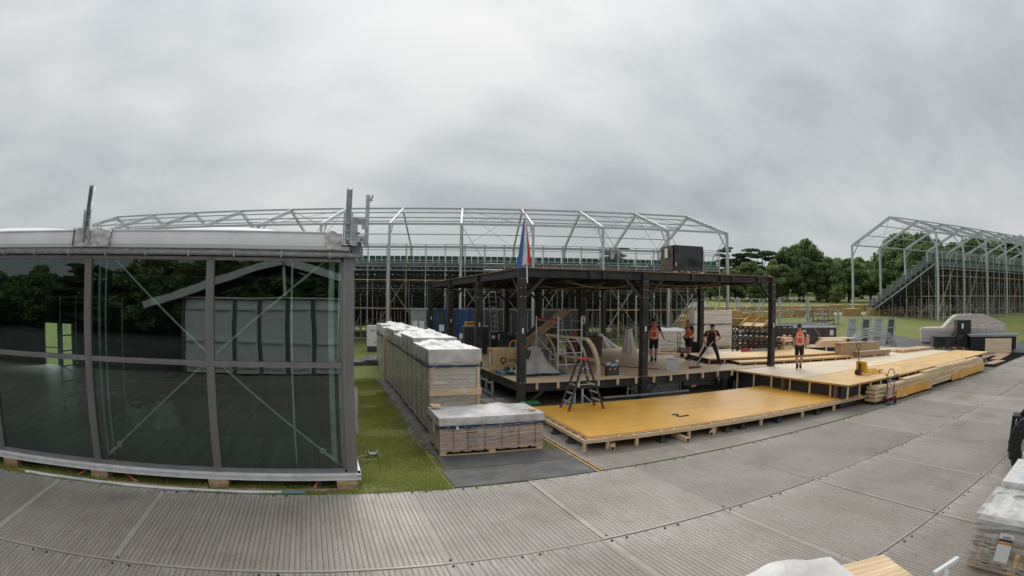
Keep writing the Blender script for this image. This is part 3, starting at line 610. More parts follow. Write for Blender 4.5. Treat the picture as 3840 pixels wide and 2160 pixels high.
# thin interior things seen through the glass
def ladder_tower(loc, rz, w_, d_, h, m, label, name='scaffold_tower', red_banner=False):
    t = thing(name, label, 'scaffold tower', loc, rz)
    for x in (0, w_):
        for y in (0, d_):
            part('upright', MB().tube((x, y, .12), (x, y, h), .025, 8), m, t)
            part('castor', MB().tube((x-.02, y, .06), (x+.02, y, .06), .06, 10).tube((x, y, .06), (x, y, .13), .015), blk, t)
    for y in (0, d_):
        z = .35
        while z < h-.05: part('rung', MB().tube((0, y, z), (w_, y, z), .02, 6), m, t); z += .42
    for x in (0, w_):
        part('brace', MB().tube((x, 0, .5), (x, d_, .5), .018, 6).tube((x, 0, .55), (x, d_, 1.25), .018, 6).tube((x, 0, h-.15), (x, d_, h-.15), .018, 6), m, t)
    return t
ladder_tower((-5.9, 13.6, .29), R(75), .75, 1.9, 3.1, galv, 'grey scaffold tower standing inside the glass pavilion', 'interior_scaffold_tower')
def bag(loc, s, m, label, name='bulk_bag', cat='bag', seed=0, h=.8, group=None, taper=.35):
    def f(u, v):
        a = 2*math.pi*u; r = s*(1-.12*v-taper*max(0, v-.6)); r *= (abs(math.cos(a))**4+abs(math.sin(a))**4)**-.18*(1+.07*math.sin(a*7+seed)*v+.10*noise.noise(Vector((a*3, seed, v*2))))
        n = noise.noise(Vector((math.cos(a)*2, math.sin(a)*2, v*3+seed)))
        return (r*math.cos(a)*(1+.16*n), r*math.sin(a)*(1+.16*n), h*v*(1+.28*noise.noise(Vector((math.cos(a)*1.5+seed, math.sin(a)*1.5, 0)))*v))
    k = MB().grid(f, 22, 9); k.f.append(tuple(len(k.v)-1-i for i in range(22)))
    return solo(name, k, m, label, cat, loc, random.uniform(0, 1.5), group, True)
bag((-4.15, 13.2, .29), .45, sheet_g, 'full white rubble bag standing on the floor inside the pavilion, right one', seed=3, h=.7)
bag((-4.95, 13.4, .29), .4, sheet_g, 'slumped white bag inside the pavilion, left of the fuller bag', seed=8, h=.45)

# ------------------------------------------------------------------ behind the camera (mirrored in the glass)
def marquee(loc, rz):
    t = thing('white_marquee', 'white panelled marquee with gable eaves mirrored in the pavilion glass', 'marquee', loc, rz)
    for i in range(9):
        part('wall_panel', MB().box(i*1.25+.1, i*1.25+1.15, 0, .1, .1, 3.4), marq_w, t)
        for z in (.35, 1.5, 2.95): part('panel_ledge', MB().box(i*1.25+.18, i*1.25+1.07, .102, .24, z, z+.09), marq_w, t)
        part('post', MB().box(i*1.25-.06, i*1.25+.08, .02, .16, 0, 3.45), frame_grey, t)
    part('wall_body', MB().box(-.1, 11.4, -8, -.02, .2, 3.4), charcoal, t)
    part('eaves', MB().box(-.6, 11.9, -.05, .3, 3.45, 3.52), marq_w, t)
    part('gable_beam', MB().bar((-1.9, .6, 3.05), (4.9, .6, 5.2), .18, .32), marq_w, t); part('gable_beam', MB().bar((4.9, .6, 5.2), (11.7, .6, 3.05), .18, .32), marq_w, t)
    part('gable_post', MB().box(4.8, 4.95, .3, .45, 3.55, 5.05), marq_w, t)
    part('roof', MB().add([(-1.9,.5,3.15),(4.9,.5,5.25),(4.9,-8,5.25),(-1.9,-8,3.15),(11.7,.5,3.15),(11.7,-8,3.15)], [(0,1,2,3),(1,4,5,2)]), charcoal, t)
    return t
marquee((-6.6, -5.6, 0), 0)
struct('rear_reflection_sheet', MB().box(-60, 30, -40, -5.7, .0, .012), mat('reflection_sheet_dark', (.09,.085,.075), .85, 0, .3, .3, 0))  # unseen dark sheet added to darken the ground mirrored in the glass


def film_clear():
    m, nt = Mt('clear_film_with_creases'); tc = nd(nt, 'ShaderNodeTexCoord'); fs = []
    for k, (a, s) in enumerate(((.5, 14), (-.4, 11), (.1, 20))):
        mp = nd(nt, 'ShaderNodeMapping'); nt.links.new(tc.outputs['Object'], mp.inputs[0]); mp.inputs['Rotation'].default_value = (a, a, 0); mp.inputs['Scale'].default_value = (.10, .10, 1.2)
        n = nd(nt, 'ShaderNodeTexNoise', i_Scale=s, i_Detail=3, i_Distortion=.5); nt.links.new(mp.outputs[0], n.inputs['Vector']); fs.append(ramp(nt, n.outputs[0], [(.5, (.10,)*3), (.58, (.70,)*3), (.64, (.14,)*3)]))
    f = mixc(nt, 1.0, mixc(nt, 1.0, fs[0], fs[1], 'LIGHTEN'), fs[2], 'LIGHTEN'); bw = nd(nt, 'ShaderNodeRGBToBW'); nt.links.new(f, bw.inputs[0])
    pr = nd(nt, 'ShaderNodeBsdfPrincipled', i_Roughness=.2); pr.inputs['Base Color'].default_value = (.80,.78,.75,1); bp = nd(nt, 'ShaderNodeBump', i_Strength=.8, i_Distance=.03); nt.links.new(bw.outputs[0], bp.inputs['Height']); nt.links.new(bp.outputs[0], pr.inputs['Normal'])
    tr = nd(nt, 'ShaderNodeBsdfTransparent'); mx = nd(nt, 'ShaderNodeMixShader'); nt.links.new(bw.outputs[0], mx.inputs[0]); nt.links.new(tr.outputs[0], mx.inputs[1]); nt.links.new(pr.outputs[0], mx.inputs[2]); nt.links.new(mx.outputs[0], nd(nt, 'ShaderNodeOutputMaterial').inputs[0]); return m
clear_film = film_clear()
# ------------------------------------------------------------------ wrapped bundles
def rbox(w_, d_, h, amp=.02, n=8, seed=0, z0=0, dome=0):
    k = MB()
    def dsp(p):
        q = Vector(p); nn = noise.noise(q*2.3+Vector((seed, 0, 0)))
        e = Vector((q.x-w_/2, q.y-d_/2, 0)); e = e.normalized() if e.length > 0 else e
        return (q.x+e.x*nn*amp, q.y+e.y*nn*amp, q.z)
    nx_, ny_, nz_ = n, max(3, int(n*d_/w_)), max(3, int(n*h/w_))
    k.grid(lambda u, v: dsp((w_*u, 0, z0+h*v)), nx_, nz_); k.grid(lambda u, v: dsp((w_*(1-u), d_, z0+h*v)), nx_, nz_)
    k.grid(lambda u, v: dsp((0, d_*(1-u), z0+h*v)), ny_, nz_); k.grid(lambda u, v: dsp((w_, d_*u, z0+h*v)), ny_, nz_)
    k.grid(lambda u, v: (w_*u, d_*v, z0+h+dome*math.sin(math.pi*u)*math.sin(math.pi*v)), nx_, ny_)
    return k
def cap(w_, d_, h, skirt, seed, dome=.1, rough=.05, n=20):
    """loose plastic sheet over the top of a stack, and its skirt"""
    k = MB(); ks = MB(); o = .02
    ny_ = max(8, int(n*d_/w_))
    def top(u, v):
        x = -o+(w_+2*o)*u; y = -o+(d_+2*o)*v; e = min(u, 1-u, v, 1-v)
        nn = noise.noise(Vector((x*1.6, y*1.6, seed)))-.9*abs(noise.noise(Vector((x*2.6+y*1.4, y*1.2-x, seed+4))))-.5*abs(noise.noise(Vector((x*1.5-y*4, y*2+x*2, seed+7))))+.25*noise.noise(Vector((x*9, y*8, seed)))+.35
        return (x, y, h+.012+(dome*(math.sin(math.pi*u)*math.sin(math.pi*v))**.6)*(.8+.5*noise.noise(Vector((x*1.1, y*1.1, seed+9))))+rough*nn*min(1, e*7))
    k.grid(top, n, ny_)
    def side(f0, nx_, nrm):
        def g_(u, v):
            p = Vector(f0(u)); nn = noise.noise(Vector((p.x*3, p.y*3, v*1.2+seed))); out = (.010+.025*v*(.5+nn)+.03*max(0, noise.noise(Vector((p.x*7+p.y*7, 0, seed+v*.7)))))
            return p+Vector(nrm)*out+Vector((0, 0, -v*(skirt*(1+.12*noise.noise(Vector((p.x*2, p.y*2, seed)))))))
        ks.grid(lambda u, v: g_(u, 1-v), nx_, 6)
    side(lambda u: top(u, 0), n, (0, -1, 0)); side(lambda u: top(1-u, 1), n, (0, 1, 0)); side(lambda u: top(0, 1-u), ny_, (-1, 0, 0)); side(lambda u: top(1, u), ny_, (1, 0, 0))
    return k, ks
def pallet_mb(w_, d_, h=.12):
    k = MB()
    for y in (0, d_/2-.05, d_-.1): k.box(0, w_, y, y+.1, 0, h*.15); [k.box(x, x+.14, y, y+.1, h*.15, h*.8) for x in (0, w_/2-.07, w_-.14)]
    n = max(4, int(w_/.25))
    for i in range(n): k.box(i*w_/n, i*w_/n+w_/n*.7, 0, d_, h*.8, h)
    return k
def strands(t, w_, d_, z0, z1, n, seed, off=.028, faces='fl', m=None):
    rn = random.Random(seed); k = MB()
    for _ in range(n):
        f = rn.choice(faces); L = w_ if f == 'f' else d_; a = rn.uniform(-.1, .5)*L; b = min(L, a+rn.uniform(.4, 1.0)*L); a = max(0, a); za = rn.uniform(z0, z1); zb = min(z1, max(z0, za+rn.choice((-1, 1, 1))*rn.uniform(.05, .35)*(z1-z0)*.8)); h = rn.uniform(.005, .016); o = off+rn.uniform(0, .006)
        P = (lambda s, z: (s, -o, z)) if f == 'f' else (lambda s, z: (-o, s, z)) if f == 'l' else (lambda s, z: (w_+o, s, z))
        k.add([P(a, za), P(b, zb), P(b, zb+h*.6), P(a, za+h)], [(0, 1, 2, 3)])
    o_ = part('film_strands', k, m or film_m, t); o_['kind'] = 'stuff'; return o_
def bundle(name, loc, rz, w_, d_, h, m, label, cat='wrapped stack', group=None, skirt=.35, seed=0, strapz=None, dome=.1, capm=None, pal=.1, posts=False, tape=True, amp=.02, rough=.05):
    t = thing(name, label, cat, loc, rz, group)
    part('pallet', pallet_mb(w_, d_, pal), pine, t)
    part('wrapped_body', rbox(w_, d_, h-pal, amp, 12, seed, pal), m, t, smooth=True)
    if skirt:
        ct, cs_ = cap(w_, d_, h, skirt, seed, dome, rough); part('plastic_cap', ct, sheet, t, smooth=True); part('plastic_skirt', cs_, capm or sheet_c, t, smooth=True)
    if strapz is not None: part('strap', MB().box(-.028, w_+.028, -.035, -.024, strapz-.03, strapz+.03).box(-.035, -.024, -.035, d_+.03, strapz-.03, strapz+.03).box(w_+.024, w_+.035, -.035, d_+.03, strapz-.03, strapz+.03), tape_b, t)
    if tape: strands(t, w_, d_, pal+.02, h-skirt*.6, 70 if d_ > 1.5 else 55, int(seed*7)+1, .026+amp*.3, 'flr' if d_ < 1.5 else 'fll')
    if d_ > 1.5:
        for e in (.04, .36, .70): part('side_strap', MB().box(-.046, -.040, d_*e, d_*e+.022, pal, h-.05), ink, t)
    if posts:
        k = MB()
        for x in (.03, w_-.09): k.box(x, x+.055, -.034, -.022, pal, h-.42)
        part('frame_post', k, pine_x, t); part('cross_board', MB().box(-.01, w_+.02, -.06, -.036, h*.47, h*.47+.17), pine_x, t); part('label', MB().box(w_*.62, w_*.62+.13, -.064, -.061, h*.47+.04, h*.47+.13), white_p, t)
    return t
row = [(13.4, 2.42, 1.34), (15.95, 2.32, 1.30), (18.42, 2.34, 1.34), (20.9, 2.35, 1.27), (23.7, 2.35, 1.25), (26.2, 2.35, 1.22)]
wl = ['tall film wrapped board stack nearest the camera, with timber cross board on its front', 'second tall wrapped board stack from the front of the row', 'third tall wrapped board stack from the front of the row', 'fourth tall wrapped board stack from the front, before the upright timber', 'fifth tall wrapped stack from the front, behind the upright timber', 'farthest tall wrapped board stack of the row, near the white generator']
for i, (y, d_, w_) in enumerate(row):
    bundle('wrapped_board_stack', (2.68+.02*(y-13.4)+random.uniform(-.02, .03), y, .015), R(random.uniform(-.8, .8)), w_, d_, 2.2+(0, .13, -.02, .10, .0, .07)[i], wrap_brown, wl[i], group='tall wrapped board stacks in a row', seed=i*3.1, strapz=1.78, dome=.07, posts=(i == 0), skirt=.33, rough=.14, capm=sheet_c)
solo('upright_timber', MB().box(0, .12, 0, .1, 0, 2.0), pine_x, 'upright timber between two tall wrapped stacks', 'timber', (2.70, 23.42, .02))
nb = bundle('strapped_board_bundle', (2.52, 11.42, .015), R(-1), 2.42, 1.3, .86, wrap_pink, 'low film wrapped bundle of brown boards with a dark blue strap and printing', 'board bundle', seed=21, strapz=.66, dome=.06, skirt=.17, rough=.10, capm=sheet_c)
k = MB()
for x in (.30, .62, 1.02, 1.42, 1.82, 2.22): k.box(x, x+.012, -.0262, -.0245, .12, .70)
part('vertical_strap', k, ink, nb)
for s, x, z, sz in (('OSB3 TG', .58, .60, .075), ('2440x590', .60, .50, .06), ('244x59 CM', .58, .40, .07), ('18 MM', .66, .29, .065), ('100  Pieces', .62, .17, .065)): text(nb, s, sz, ink_b, (x, -.032, z), FRONT)
k = MB().ring((1.66, -.0285, .58), .06, .07, 'y', .002, 16); part('printed_mark', k, ink_b, nb); text(nb, 'FINI', .05, ink_b, (1.6, -.032, .46), FRONT)
for x in (.15, .55, .95, 1.35, 1.75, 2.1): text(nb, 'FINSA', .028, white_p, (x, -.0365, .652), FRONT)
part('label', MB().box(-.038, -.036, .35, .6, .45, .78), white_p, nb)
part('offcut', MB().box(2.15, 2.28, .12, .26, .90, .95), pine, nb); part('offcut', MB().box(.02, .25, 1.0, 1.25, .92, .96), pine, nb)
part('paper_tag', MB().box(.36, .42, -.043, -.038, .60, .68), white_p, nb)

# ------------------------------------------------------------------ yellow platform
pf = thing('golden_platform', 'low golden varnished timber platform with an open ladder edge frame', 'platform', (5.62, 10.62, 0), R(-2.9))
bx = [0.22, 2.65, 5.1, 7.55, 9.98, 10.75]
for a, b in zip(bx, bx[1:]):
    for c, e in ((.22, 2.2), (2.2, 4.15)): part('floor_panel', MB().box(a+.002, b-.002, c+.002, e-.002, .325, .345), golden, pf)
k = MB().box(.2, 10.75, .2, 4.15, .24, .322); part('joist_bed', k, pine, pf)
k = MB().box(0, 10.75, 0, .045, .24, .325).box(0, .045, .045, 4.15, .24, .325); part('outer_beam', k, pine_x, pf)
part('inner_beam', MB().box(.17, 10.75, .17, .198, .23, .328), pine_x, pf)
n = 27
for i in range(n): part('rung', MB().box(.16+i*.395, .195+i*.395, .046, .169, .25, .32), pine, pf)
for i in range(8): part('rung', MB().box(.046, .165, .5+i*.48, .535+i*.48, .25, .32), pine, pf)
for x in (.02, .62, 1.4, 2.95, 3.75, 5.5, 7.3, 8.9): part('leg', MB().box(x, x+.07, .045, .115, .03, .24), pine_x, pf)
def foot(x, y): return MB().add([(x-.11,y-.11,.028),(x+.11,y-.11,.028),(x+.11,y+.11,.028),(x-.11,y+.11,.028),(x-.05,y-.05,.12),(x+.05,y-.05,.12),(x+.05,y+.05,.12),(x-.05,y+.05,.12),(x-.06,y-.06,.235),(x+.06,y-.06,.235),(x+.06,y+.06,.235),(x-.06,y+.06,.235)], [(0,3,2,1),(0,1,5,4),(1,2,6,5),(2,3,7,6),(3,0,4,7),(4,5,9,8),(5,6,10,9),(6,7,11,10),(7,4,8,11),(8,9,10,11)])
for x, y in ((.12, 1.0), (.12, 2.0), (.12, 3.2), (2.2, .14), (4.3, .14), (4.9, .2), (6.3, .14), (8.1, .14)): part('pedestal', foot(x, y), blk, pf)
for x, y, a in ((6.35, 10.55, 60), (8.35, 10.3, 84), (9.3, 10.45, 40)):
    t = thing('hollow_timber', 'short hollow timber offcut poking out from under the platform edge', 'timber', (x, y, .03), R(a), 'timber offcuts under the platform edge'); part('beam', MB().box(-.05, .75, -.06, .06, 0, .10), pine_x, t); part('dark_end', MB().box(-.056, -.0505, -.04, .04, .02, .08), blk, t)
def squig():
    pts = [(0,.1,0),(.09,.13,0),(.16,.07,0),(.1,.0,0),(.02,-.02,0),(.05,-.1,0),(.17,-.12,0),(.26,-.08,0),(.28,-.16,0)]
    return MB().path([(x*1.1, y*1.4, z) for x, y, z in pts], .014, 6)
solo('black_cable', squig(), blk, 'short curled black cable lying on the golden platform', 'cable', (9.05, 11.75, .36))

# ------------------------------------------------------------------ black steel frame building
DK = .85; RF = 4.53
def P2(u, v): return (6.27+u, 16.25-.058*u+v)
bf = thing('black_steel_frame', 'two level black steel frame with a timber deck and flat open roof', 'steel frame', (0, 0, 0))
W_, D_ = 10.9, 14.4
uc = [0, 4.5, W_-.05]; vc = [0, 4.8, 9.6, 14.4]
def ibar(k, p, q, h=.26, w_=.14):
    p = Vector(p); q = Vector(q); 
    k.bar(p, q, .02, h-.03); z = Vector((0, 0, h/2-.0075)); k.bar(p+z, q+z, w_, .015); k.bar(p-z, q-z, w_, .015)
for i, u in enumerate(uc):
    for j, v in enumerate(vc):
        if i == 1 and j == 3: pass
        x, y = P2(u, v)
        k = MB().box(x-.12, x+.12, y-.115, y-.10, .02, RF-.02).box(x-.12, x+.12, y+.10, y+.115, .02, RF-.02).box(x-.012, x+.012, y-.10, y+.10, .02, RF-.02).box(x-.125, x-.11, y-.08, y+.08, .02, RF-.02)
        po = part('post', k, black_steel, bf)
        k = MB().box(x-.19, x+.19, y-.19, y+.19, 0, .022); part('base_plate', k, black_steel, po)
        k = MB()
        for z in (DK-.12, 1.55, 2.15, 3.55, 3.95): k.box(x-.128, x+.128, y-.123, y-.116, z, z+.24)
        part('splice_plate', k, black_steel, po)
        k = MB()
        for z in (DK+.02, 3.62, 3.9, 4.2): k.tube((x-.07, y-.13, z), (x-.07, y-.115, z), .018, 6).tube((x+.07, y-.13, z), (x+.07, y-.115, z), .018, 6)
        part('bolt', k, alu, po)
        if j == 0 or i == 0: part('tag', MB().box(x-.03, x+.03, y-.126, y-.117, 2.45, 2.62), white_p, po)
def brace(p, q): part('knee_brace', MB().bar(p, q, .07, .09), black_steel, bf)
for j, v in enumerate(vc):
    for i, u in enumerate(uc):
        x, y = P2(u, v)
        if i < 2: brace((x+.1, y, RF-.95), (x+.75, y-.04, RF-.28))
        if i > 0 and not (i == 2 and j == 0): brace((x-.1, y, RF-.95), (x-.75, y+.04, RF-.28))
        if j == 0 and i == 1: brace((x-.1, y, .12), (x-.65, y+.03, DK-.3)); brace((x+.1, y, .12), (x+.6, y-.03, DK-.3))
        if j == 0 and i == 0: brace((x+.1, y, .05), (x+.75, y-.04, DK-.3))
        if j < 3: brace((x, y+.1, RF-.95), (x, y+.75, RF-.28))
for z, nm in ((RF-.15, 'roof_beam'), (DK-.165, 'deck_beam')):
    for v in vc:
        for a, b in zip(uc, uc[1:]):
            if z < 1 and v > 9.7: continue
            k = MB(); p, q = P2(a+.13, v), P2(b-.13, v); ibar(k, (*p, z), (*q, z)); part(nm, k, black_steel, bf)
    for u in uc:
        for a, b in zip(vc, vc[1:]):
            if z < 1 and a > 9: continue
            k = MB(); p, q = P2(u, a+.12), P2(u, b-.12); ibar(k, (*p, z), (*q, z)); part(nm, k, black_steel, bf)
for u in (1.5, 3.0, 6.1, 7.7, 9.3):
    k = MB(); p, q = P2(u, .1), P2(u, D_-.1); ibar(k, (*p, RF-.13), (*q, RF-.13), .2, .1); part('roof_joist', k, black_steel, bf)
for v in [1.2+1.2*i for i in range(11)]:
    k = MB(); p, q = P2(.1, v), P2(W_-.1, v); k.bar((*p, RF-.07), (*q, RF-.07), .06, .08); part('roof_batten', k, mat('dark_timber', (.17,.105,.08), .8) if v < 1.3 else bpy.data.materials['dark_timber'], bf)
for u in (2.4, 2.9, 6.6, 8.0, 8.6, 10.0):
    p = P2(u, 0)
    part('stiffener', MB().box(p[0]-.07, p[0]+.07, p[1]-.078, p[1]-.06, RF-.27, RF-.03), black_steel, bf)
ply_d = mat('weathered_roof_ply', (.38,.25,.17), .8, 0, .2, 2, 0, rnd=.12)
for i in range(5):
    for j in range(12):
        u0, u1 = -.06+i*2.2, -.06+(i+1)*2.2-.006; v0, v1 = -.06+j*1.21, -.06+(j+1)*1.21-.006
        pts = [P2(u0, v0), P2(u1, v0), P2(u1, v1), P2(u0, v1)]
        part('roof_sheet', MB().prism(pts, RF+.002, RF+.02), ply_d, bf)
        if j < 10: part('deck_board', MB().prism(pts, DK-.02, DK), osb, bf)
for i in range(15):
    u = .5+i*.735; p = P2(u, -.02)
    if abs(u-4.5) < .2: continue
    part('joist_end', MB().box(p[0]-.035, p[0]+.035, p[1]-.10, p[1]-.02, DK-.22, DK-.022), pine_x, bf)
for i in range(15):
    u = .6+i*.73; a, b = P2(u, .1), P2(u, 9.5); part('deck_joist', MB().bar((*a, DK-.12), (*b, DK-.12), .05, .18), bpy.data.materials['dark_timber'], bf)
x, y = P2(8.25, 0); part('support_leg', MB().box(x-.11, x+.11, y-.1, y+.1, .03, DK-.3), black_steel, bf)
hang = MB()
def festoon(pts, sag=.25):
    o = []
    for a, b in zip(pts, pts[1:]):
        for i in range(9):
            t = i/8; o.append((a[0]+(b[0]-a[0])*t, a[1]+(b[1]-a[1])*t, a[2]+(b[2]-a[2])*t-sag*4*t*(1-t)))
    return o
for (a, b, c, e, s) in ((2.0,1.0,5.2,1.6,.28),(2.6,2.6,6.4,2.2,.2),(1.5,4.2,4.8,3.4,.22),(4.8,1.0,9.0,1.2,.14),(5.6,3,10.2,2,.2),(5.2,4.8,8.6,4.4,.3),(.5,7,3.5,8,.25),(6.0,6.5,9.9,5,.2),(2.9,5.6,6.1,5.9,.2)):
    p, q = P2(a, b), P2(c, e); hang.path(festoon([(*p, RF-.3), (*q, RF-.27)], s), .012, 5)
part('hanging_cable', hang, mat('beige_cable', (.42,.33,.26), .6), bf)
# objects around the frame
t = thing('flag_on_pole', 'red white and blue flag hanging from a pole on the steel roof corner', 'flag', (6.30, 16.10, 0))
part('pole', MB().tube((.08, -.04, 4.05), (-.0, 0, 6.35), .022, 8), white_p, t); part('finial', MB().ball((0, 0, 6.37), .035), red, t)
def flag(u0, u1, m):
    def f(u, v):
        uu = u0+(u1-u0)*u; w_ = .05+.42*v**.8
        return (-.015+w_*(uu-.62)+.025*math.sin(uu*17+v*3)*v, -.05-.035*math.cos(uu*15+v*2)*v-.02, 6.10-1.50*v-.10*math.sin(uu*6)*v)
    return MB().grid(f, 10, 18)
part('blue_band', flag(0, .45, None), mat('flag_blue', (.05,.16,.42), .7), t, smooth=True); part('white_band', flag(.45, .82, None), mat('flag_white', (.75,.75,.77), .7), t, smooth=True); part('red_band', flag(.82, 1.05, None), mat('flag_red', (.60,.06,.06), .7), t, smooth=True)
t = thing('black_wrapped_crate', 'big crate wrapped in black film standing on the steel frame roof', 'wrapped crate', (12.55, 16.55, RF+.02), R(-6))
part('pallet', pallet_mb(1.35, .95, .11), pine, t); part('black_wrap', rbox(1.35, .95, .98, .05, 14, 5, .11, .02), blk_film, t, smooth=True); part('crumpled_end', MB().grid(lambda u, v: (-.05-.05*abs(noise.noise(Vector((u*5, v*9, 1)))), .95*u, .12+.95*v), 12, 14), mat('brown_film', (.09,.065,.05), .35, 0, .3, 9, .6), t, smooth=True); part('document_pouch', MB().box(-.125, -.115, .30, .52, .62, .98), white_p, t)
part('kraft_tag', MB().box(.02, .06, -.07, -.06, .3, .42), white_p, t)
t = ladder_tower((8.25, 17.72, DK), R(-2), .92, 2.25, 2.06, alu, 'aluminium mobile scaffold tower standing on the steel frame deck')
part('banner', MB().box(0, .0, -.0, .0, 0, 0).box(-.01, .01, .1, 2.1, 1.93, 2.0), red, t)
# crate with printed front
t = thing('plywood_crate', 'plywood crate printed with a gear emblem and lettering on the deck corner', 'crate', (6.20, 18.85, DK), R(-3.5))
part('crate_body', MB().box(0, 1.25, 0, .85, .1, .84), osb if False else mat('crate_ply', (.56,.36,.17), .55, 0, .12, 1.5, 0, stretch=(.5,1,4), rnd=0), t)
k = MB().box(-.02, .07, -.025, -.002, .0, .84).box(1.18, 1.27, -.025, -.002, 0, .84).box(.072, 1.178, -.025, -.002, .74, .84).box(.072, 1.178, -.025, -.002, .1, .17).box(-.03, 1.28, -.03, .88, .842, .87).box(-.025, -.002, 0, .85, .1, .2).box(-.025, -.002, 0, .09, .2, .84).box(-.025, -.002, .76, .85, .2, .84)
part('batten', k, mat('crate_batten', (.60,.41,.20), .55), t)
k = MB().ring((.36, -.006, .46), .07, .115, 'y', .006, 18)
for i in range(9):
    a = i*2*math.pi/9; k.bar((.36+.11*math.cos(a), -.006, .46+.11*math.sin(a)), (.36+.14*math.cos(a), -.006, .46+.14*math.sin(a)), .006, .04, up=(0, 1, 0))
k.box(.335, .385, -.009, -.003, .30, .36); part('emblem', k, ink, t)
text(t, '·branch', .22, ink, (.50, -.008, .40), FRONT); part('notice', MB().box(-.03, -.026, .3, .55, .3, .7), white_p, t)
def pallet_thing(loc, rz, m, label, w_=1.2, d_=.8, group=None, name='pallet'): return solo(name, pallet_mb(w_, d_, .14), m, label, 'pallet', loc, rz, group)
bluepal = mat('faded_blue_wood', (.13,.21,.27), .75, 0, .25, 3, 0, stretch=(1,4,1), rnd=.05)
pallet_thing((6.18, 17.98, DK), R(-3), bluepal, 'faded blue pallet with castors lying in front of the plywood crate'); pallet_thing((7.42, 17.62, DK), R(-3), bluepal, 'faded blue pallet half covered by the clear sheet')
for i, x in enumerate((6.4, 6.55, 6.75, 6.9)): solo('castor_wheel', MB().tube((0, 0, .07), (.04, 0, .07), .055, 10).box(-.01, .05, -.02, .02, .10, .16), blk, 'loose castor wheel standing on the faded blue pallet', 'castor', (x, 18.2+.08*(i % 2), DK+.14), R(40*i), 'castors on the blue pallet')
def tarp(loc, pts, m, label, name='plastic_sheet', n=16):
    """draped cloth: pts is a function (u,v)->(x,y,z)"""
    return solo(name, MB().grid(pts, n, n), m, label, 'sheet', loc, 0, None, True)
def ft(u, v):
    x = (u-.5)*2; y = (v-.5)*2; r = max(abs(x), abs(y)); th_ = math.atan2(y, x)
    q = max(0, r-.38)/.62; fold = .07*math.sin(th_*9+2*math.sin(th_*2))*q; n_ = noise.noise(Vector((x*2.2, y*2.2, 1)))
    z = (.92-.25*x if x > 0 else .92+.1*x)*(1-q**.62)+.07*n_*(1-q)
    return (x*(.55+.25*q)+fold*math.cos(th_)+.03*n_, y*(.5+.12*q)+fold*math.sin(th_), max(.0, z))
tarp((7.45, 17.95, DK+.12), ft, sheet_g, 'clear dusty plastic sheet draped over goods beside the corner post', n=40)
solo('covered_goods', rbox(.8, .6, .75, .03, 6, 2, 0), charcoal, 'dark goods hidden under the clear plastic sheet', 'goods', (7.1, 17.75, DK+.14))
# curved timber ribs
t = thing('curved_timber_ribs', 'pale curved timber frame with arched ribs leaning on the deck', 'timber frame', (9.0, 17.0, DK), R(5))
def arc(x, y, h, dpt, m, wdt=.05, th=.14, n=9):
    k = MB(); pts = []
    for i in range(n+1):
        a = i/n*R(62); pts.append((x+dpt*(math.cos(a)-.0)-dpt, y, h*math.sin(a)/math.sin(R(62))))
    for p, q in zip(pts, pts[1:]): k.bar(p, q, wdt, th, up=(0, 1, 0))
    return k, pts
ends = []
for i in range(5):
    k, pts = arc(.55-.02*i, i*.72, 1.32, 1.0, cream, .12 if i == 0 else .06, .07 if i else .14); part('rib', k, cream, t); ends.append(pts)
for j in (3, 9): part('rail', MB().bar(ends[0][j], ends[-1][j], .05, .09), cream, t)
# brown crate, bags, sign, behind the tower
solo('brown_crate', MB().box(0, 1.5, 0, 1.0, 0, .72).box(-.03, 1.53, -.03, 1.03, .75, .95), mat('purple_brown_board', (.17,.11,.095), .7, 0, .12, 3, 0), 'large brown crate with a grey lid behind the scaffold tower', 'crate', (11.7, 23.4, DK), R(-6))
t = thing('arrow_sign', 'white sign with a black down arrow fixed to a rear steel post', 'sign', (P2(4.5, 4.8)[0], P2(4.5, 4.8)[1]-.15, 2.72)); t.scale = (.62, 1, .62)
part('board', MB().prism([(-.17,-.2),(-.1,-.28),(.1,-.28),(.17,-.2),(.17,.2),(.1,.28),(-.1,.28),(-.17,.2)], -.01, .01, Matrix(((1,0,0,0),(0,0,1,0),(0,1,0,0),(0,0,0,1)))), white_p, t)
part('arrow', MB().box(-.02, .02, -.016, -.0105, -.08, .16).prism([(-.09,-.06),(.09,-.06),(0,-.18)], -.016, -.0105, Matrix(((1,0,0,0),(0,0,1,0),(0,1,0,0),(0,0,0,1)))), ink, t)
def drape(loc, h, rt, rb, folds, seed, label, m=None, lean=(0, 0)):
    """a white sheet tied round something upright: narrow at the top, folds widening to the floor"""
    def f(u, v):
        a = 2*math.pi*u; w_ = 1-v; r = rt+(rb-rt)*w_**1.3; fo = 1+.16*math.sin(a*folds+seed+1.2*math.sin(a*2+seed))*(.3+w_)+.22*noise.noise(Vector((math.cos(a), math.sin(a)+seed, v*1.8)))
        return (r*fo*math.cos(a)+lean[0]*v, r*fo*math.sin(a)*.7+lean[1]*v, h*v*(1+.10*noise.noise(Vector((a, seed, 0)))))
    k = MB().grid(f, 54, 14); n_ = len(k.v); k.f.append(tuple(range(n_-55, n_-1)))
    return solo('white_sheet_bundle', k, m or sheet, label, 'sheet', loc, 0, None, True)
drape((16.2, 27.8, DK), .85, .12, .6, 6, 2, 'white sheet bundle slumped on the floor to the right of the arrow sign', lean=(-.6, 0))
drape((15.65, 24.7, DK), 1.2, .22, .40, 7, 4, 'tall white sheet bundle standing left of the second front steel post')
drape((16.95, 24.3, DK), 1.1, .20, .42, 6, 6, 'tall white sheet bundle partly hidden by the worker with his back turned')
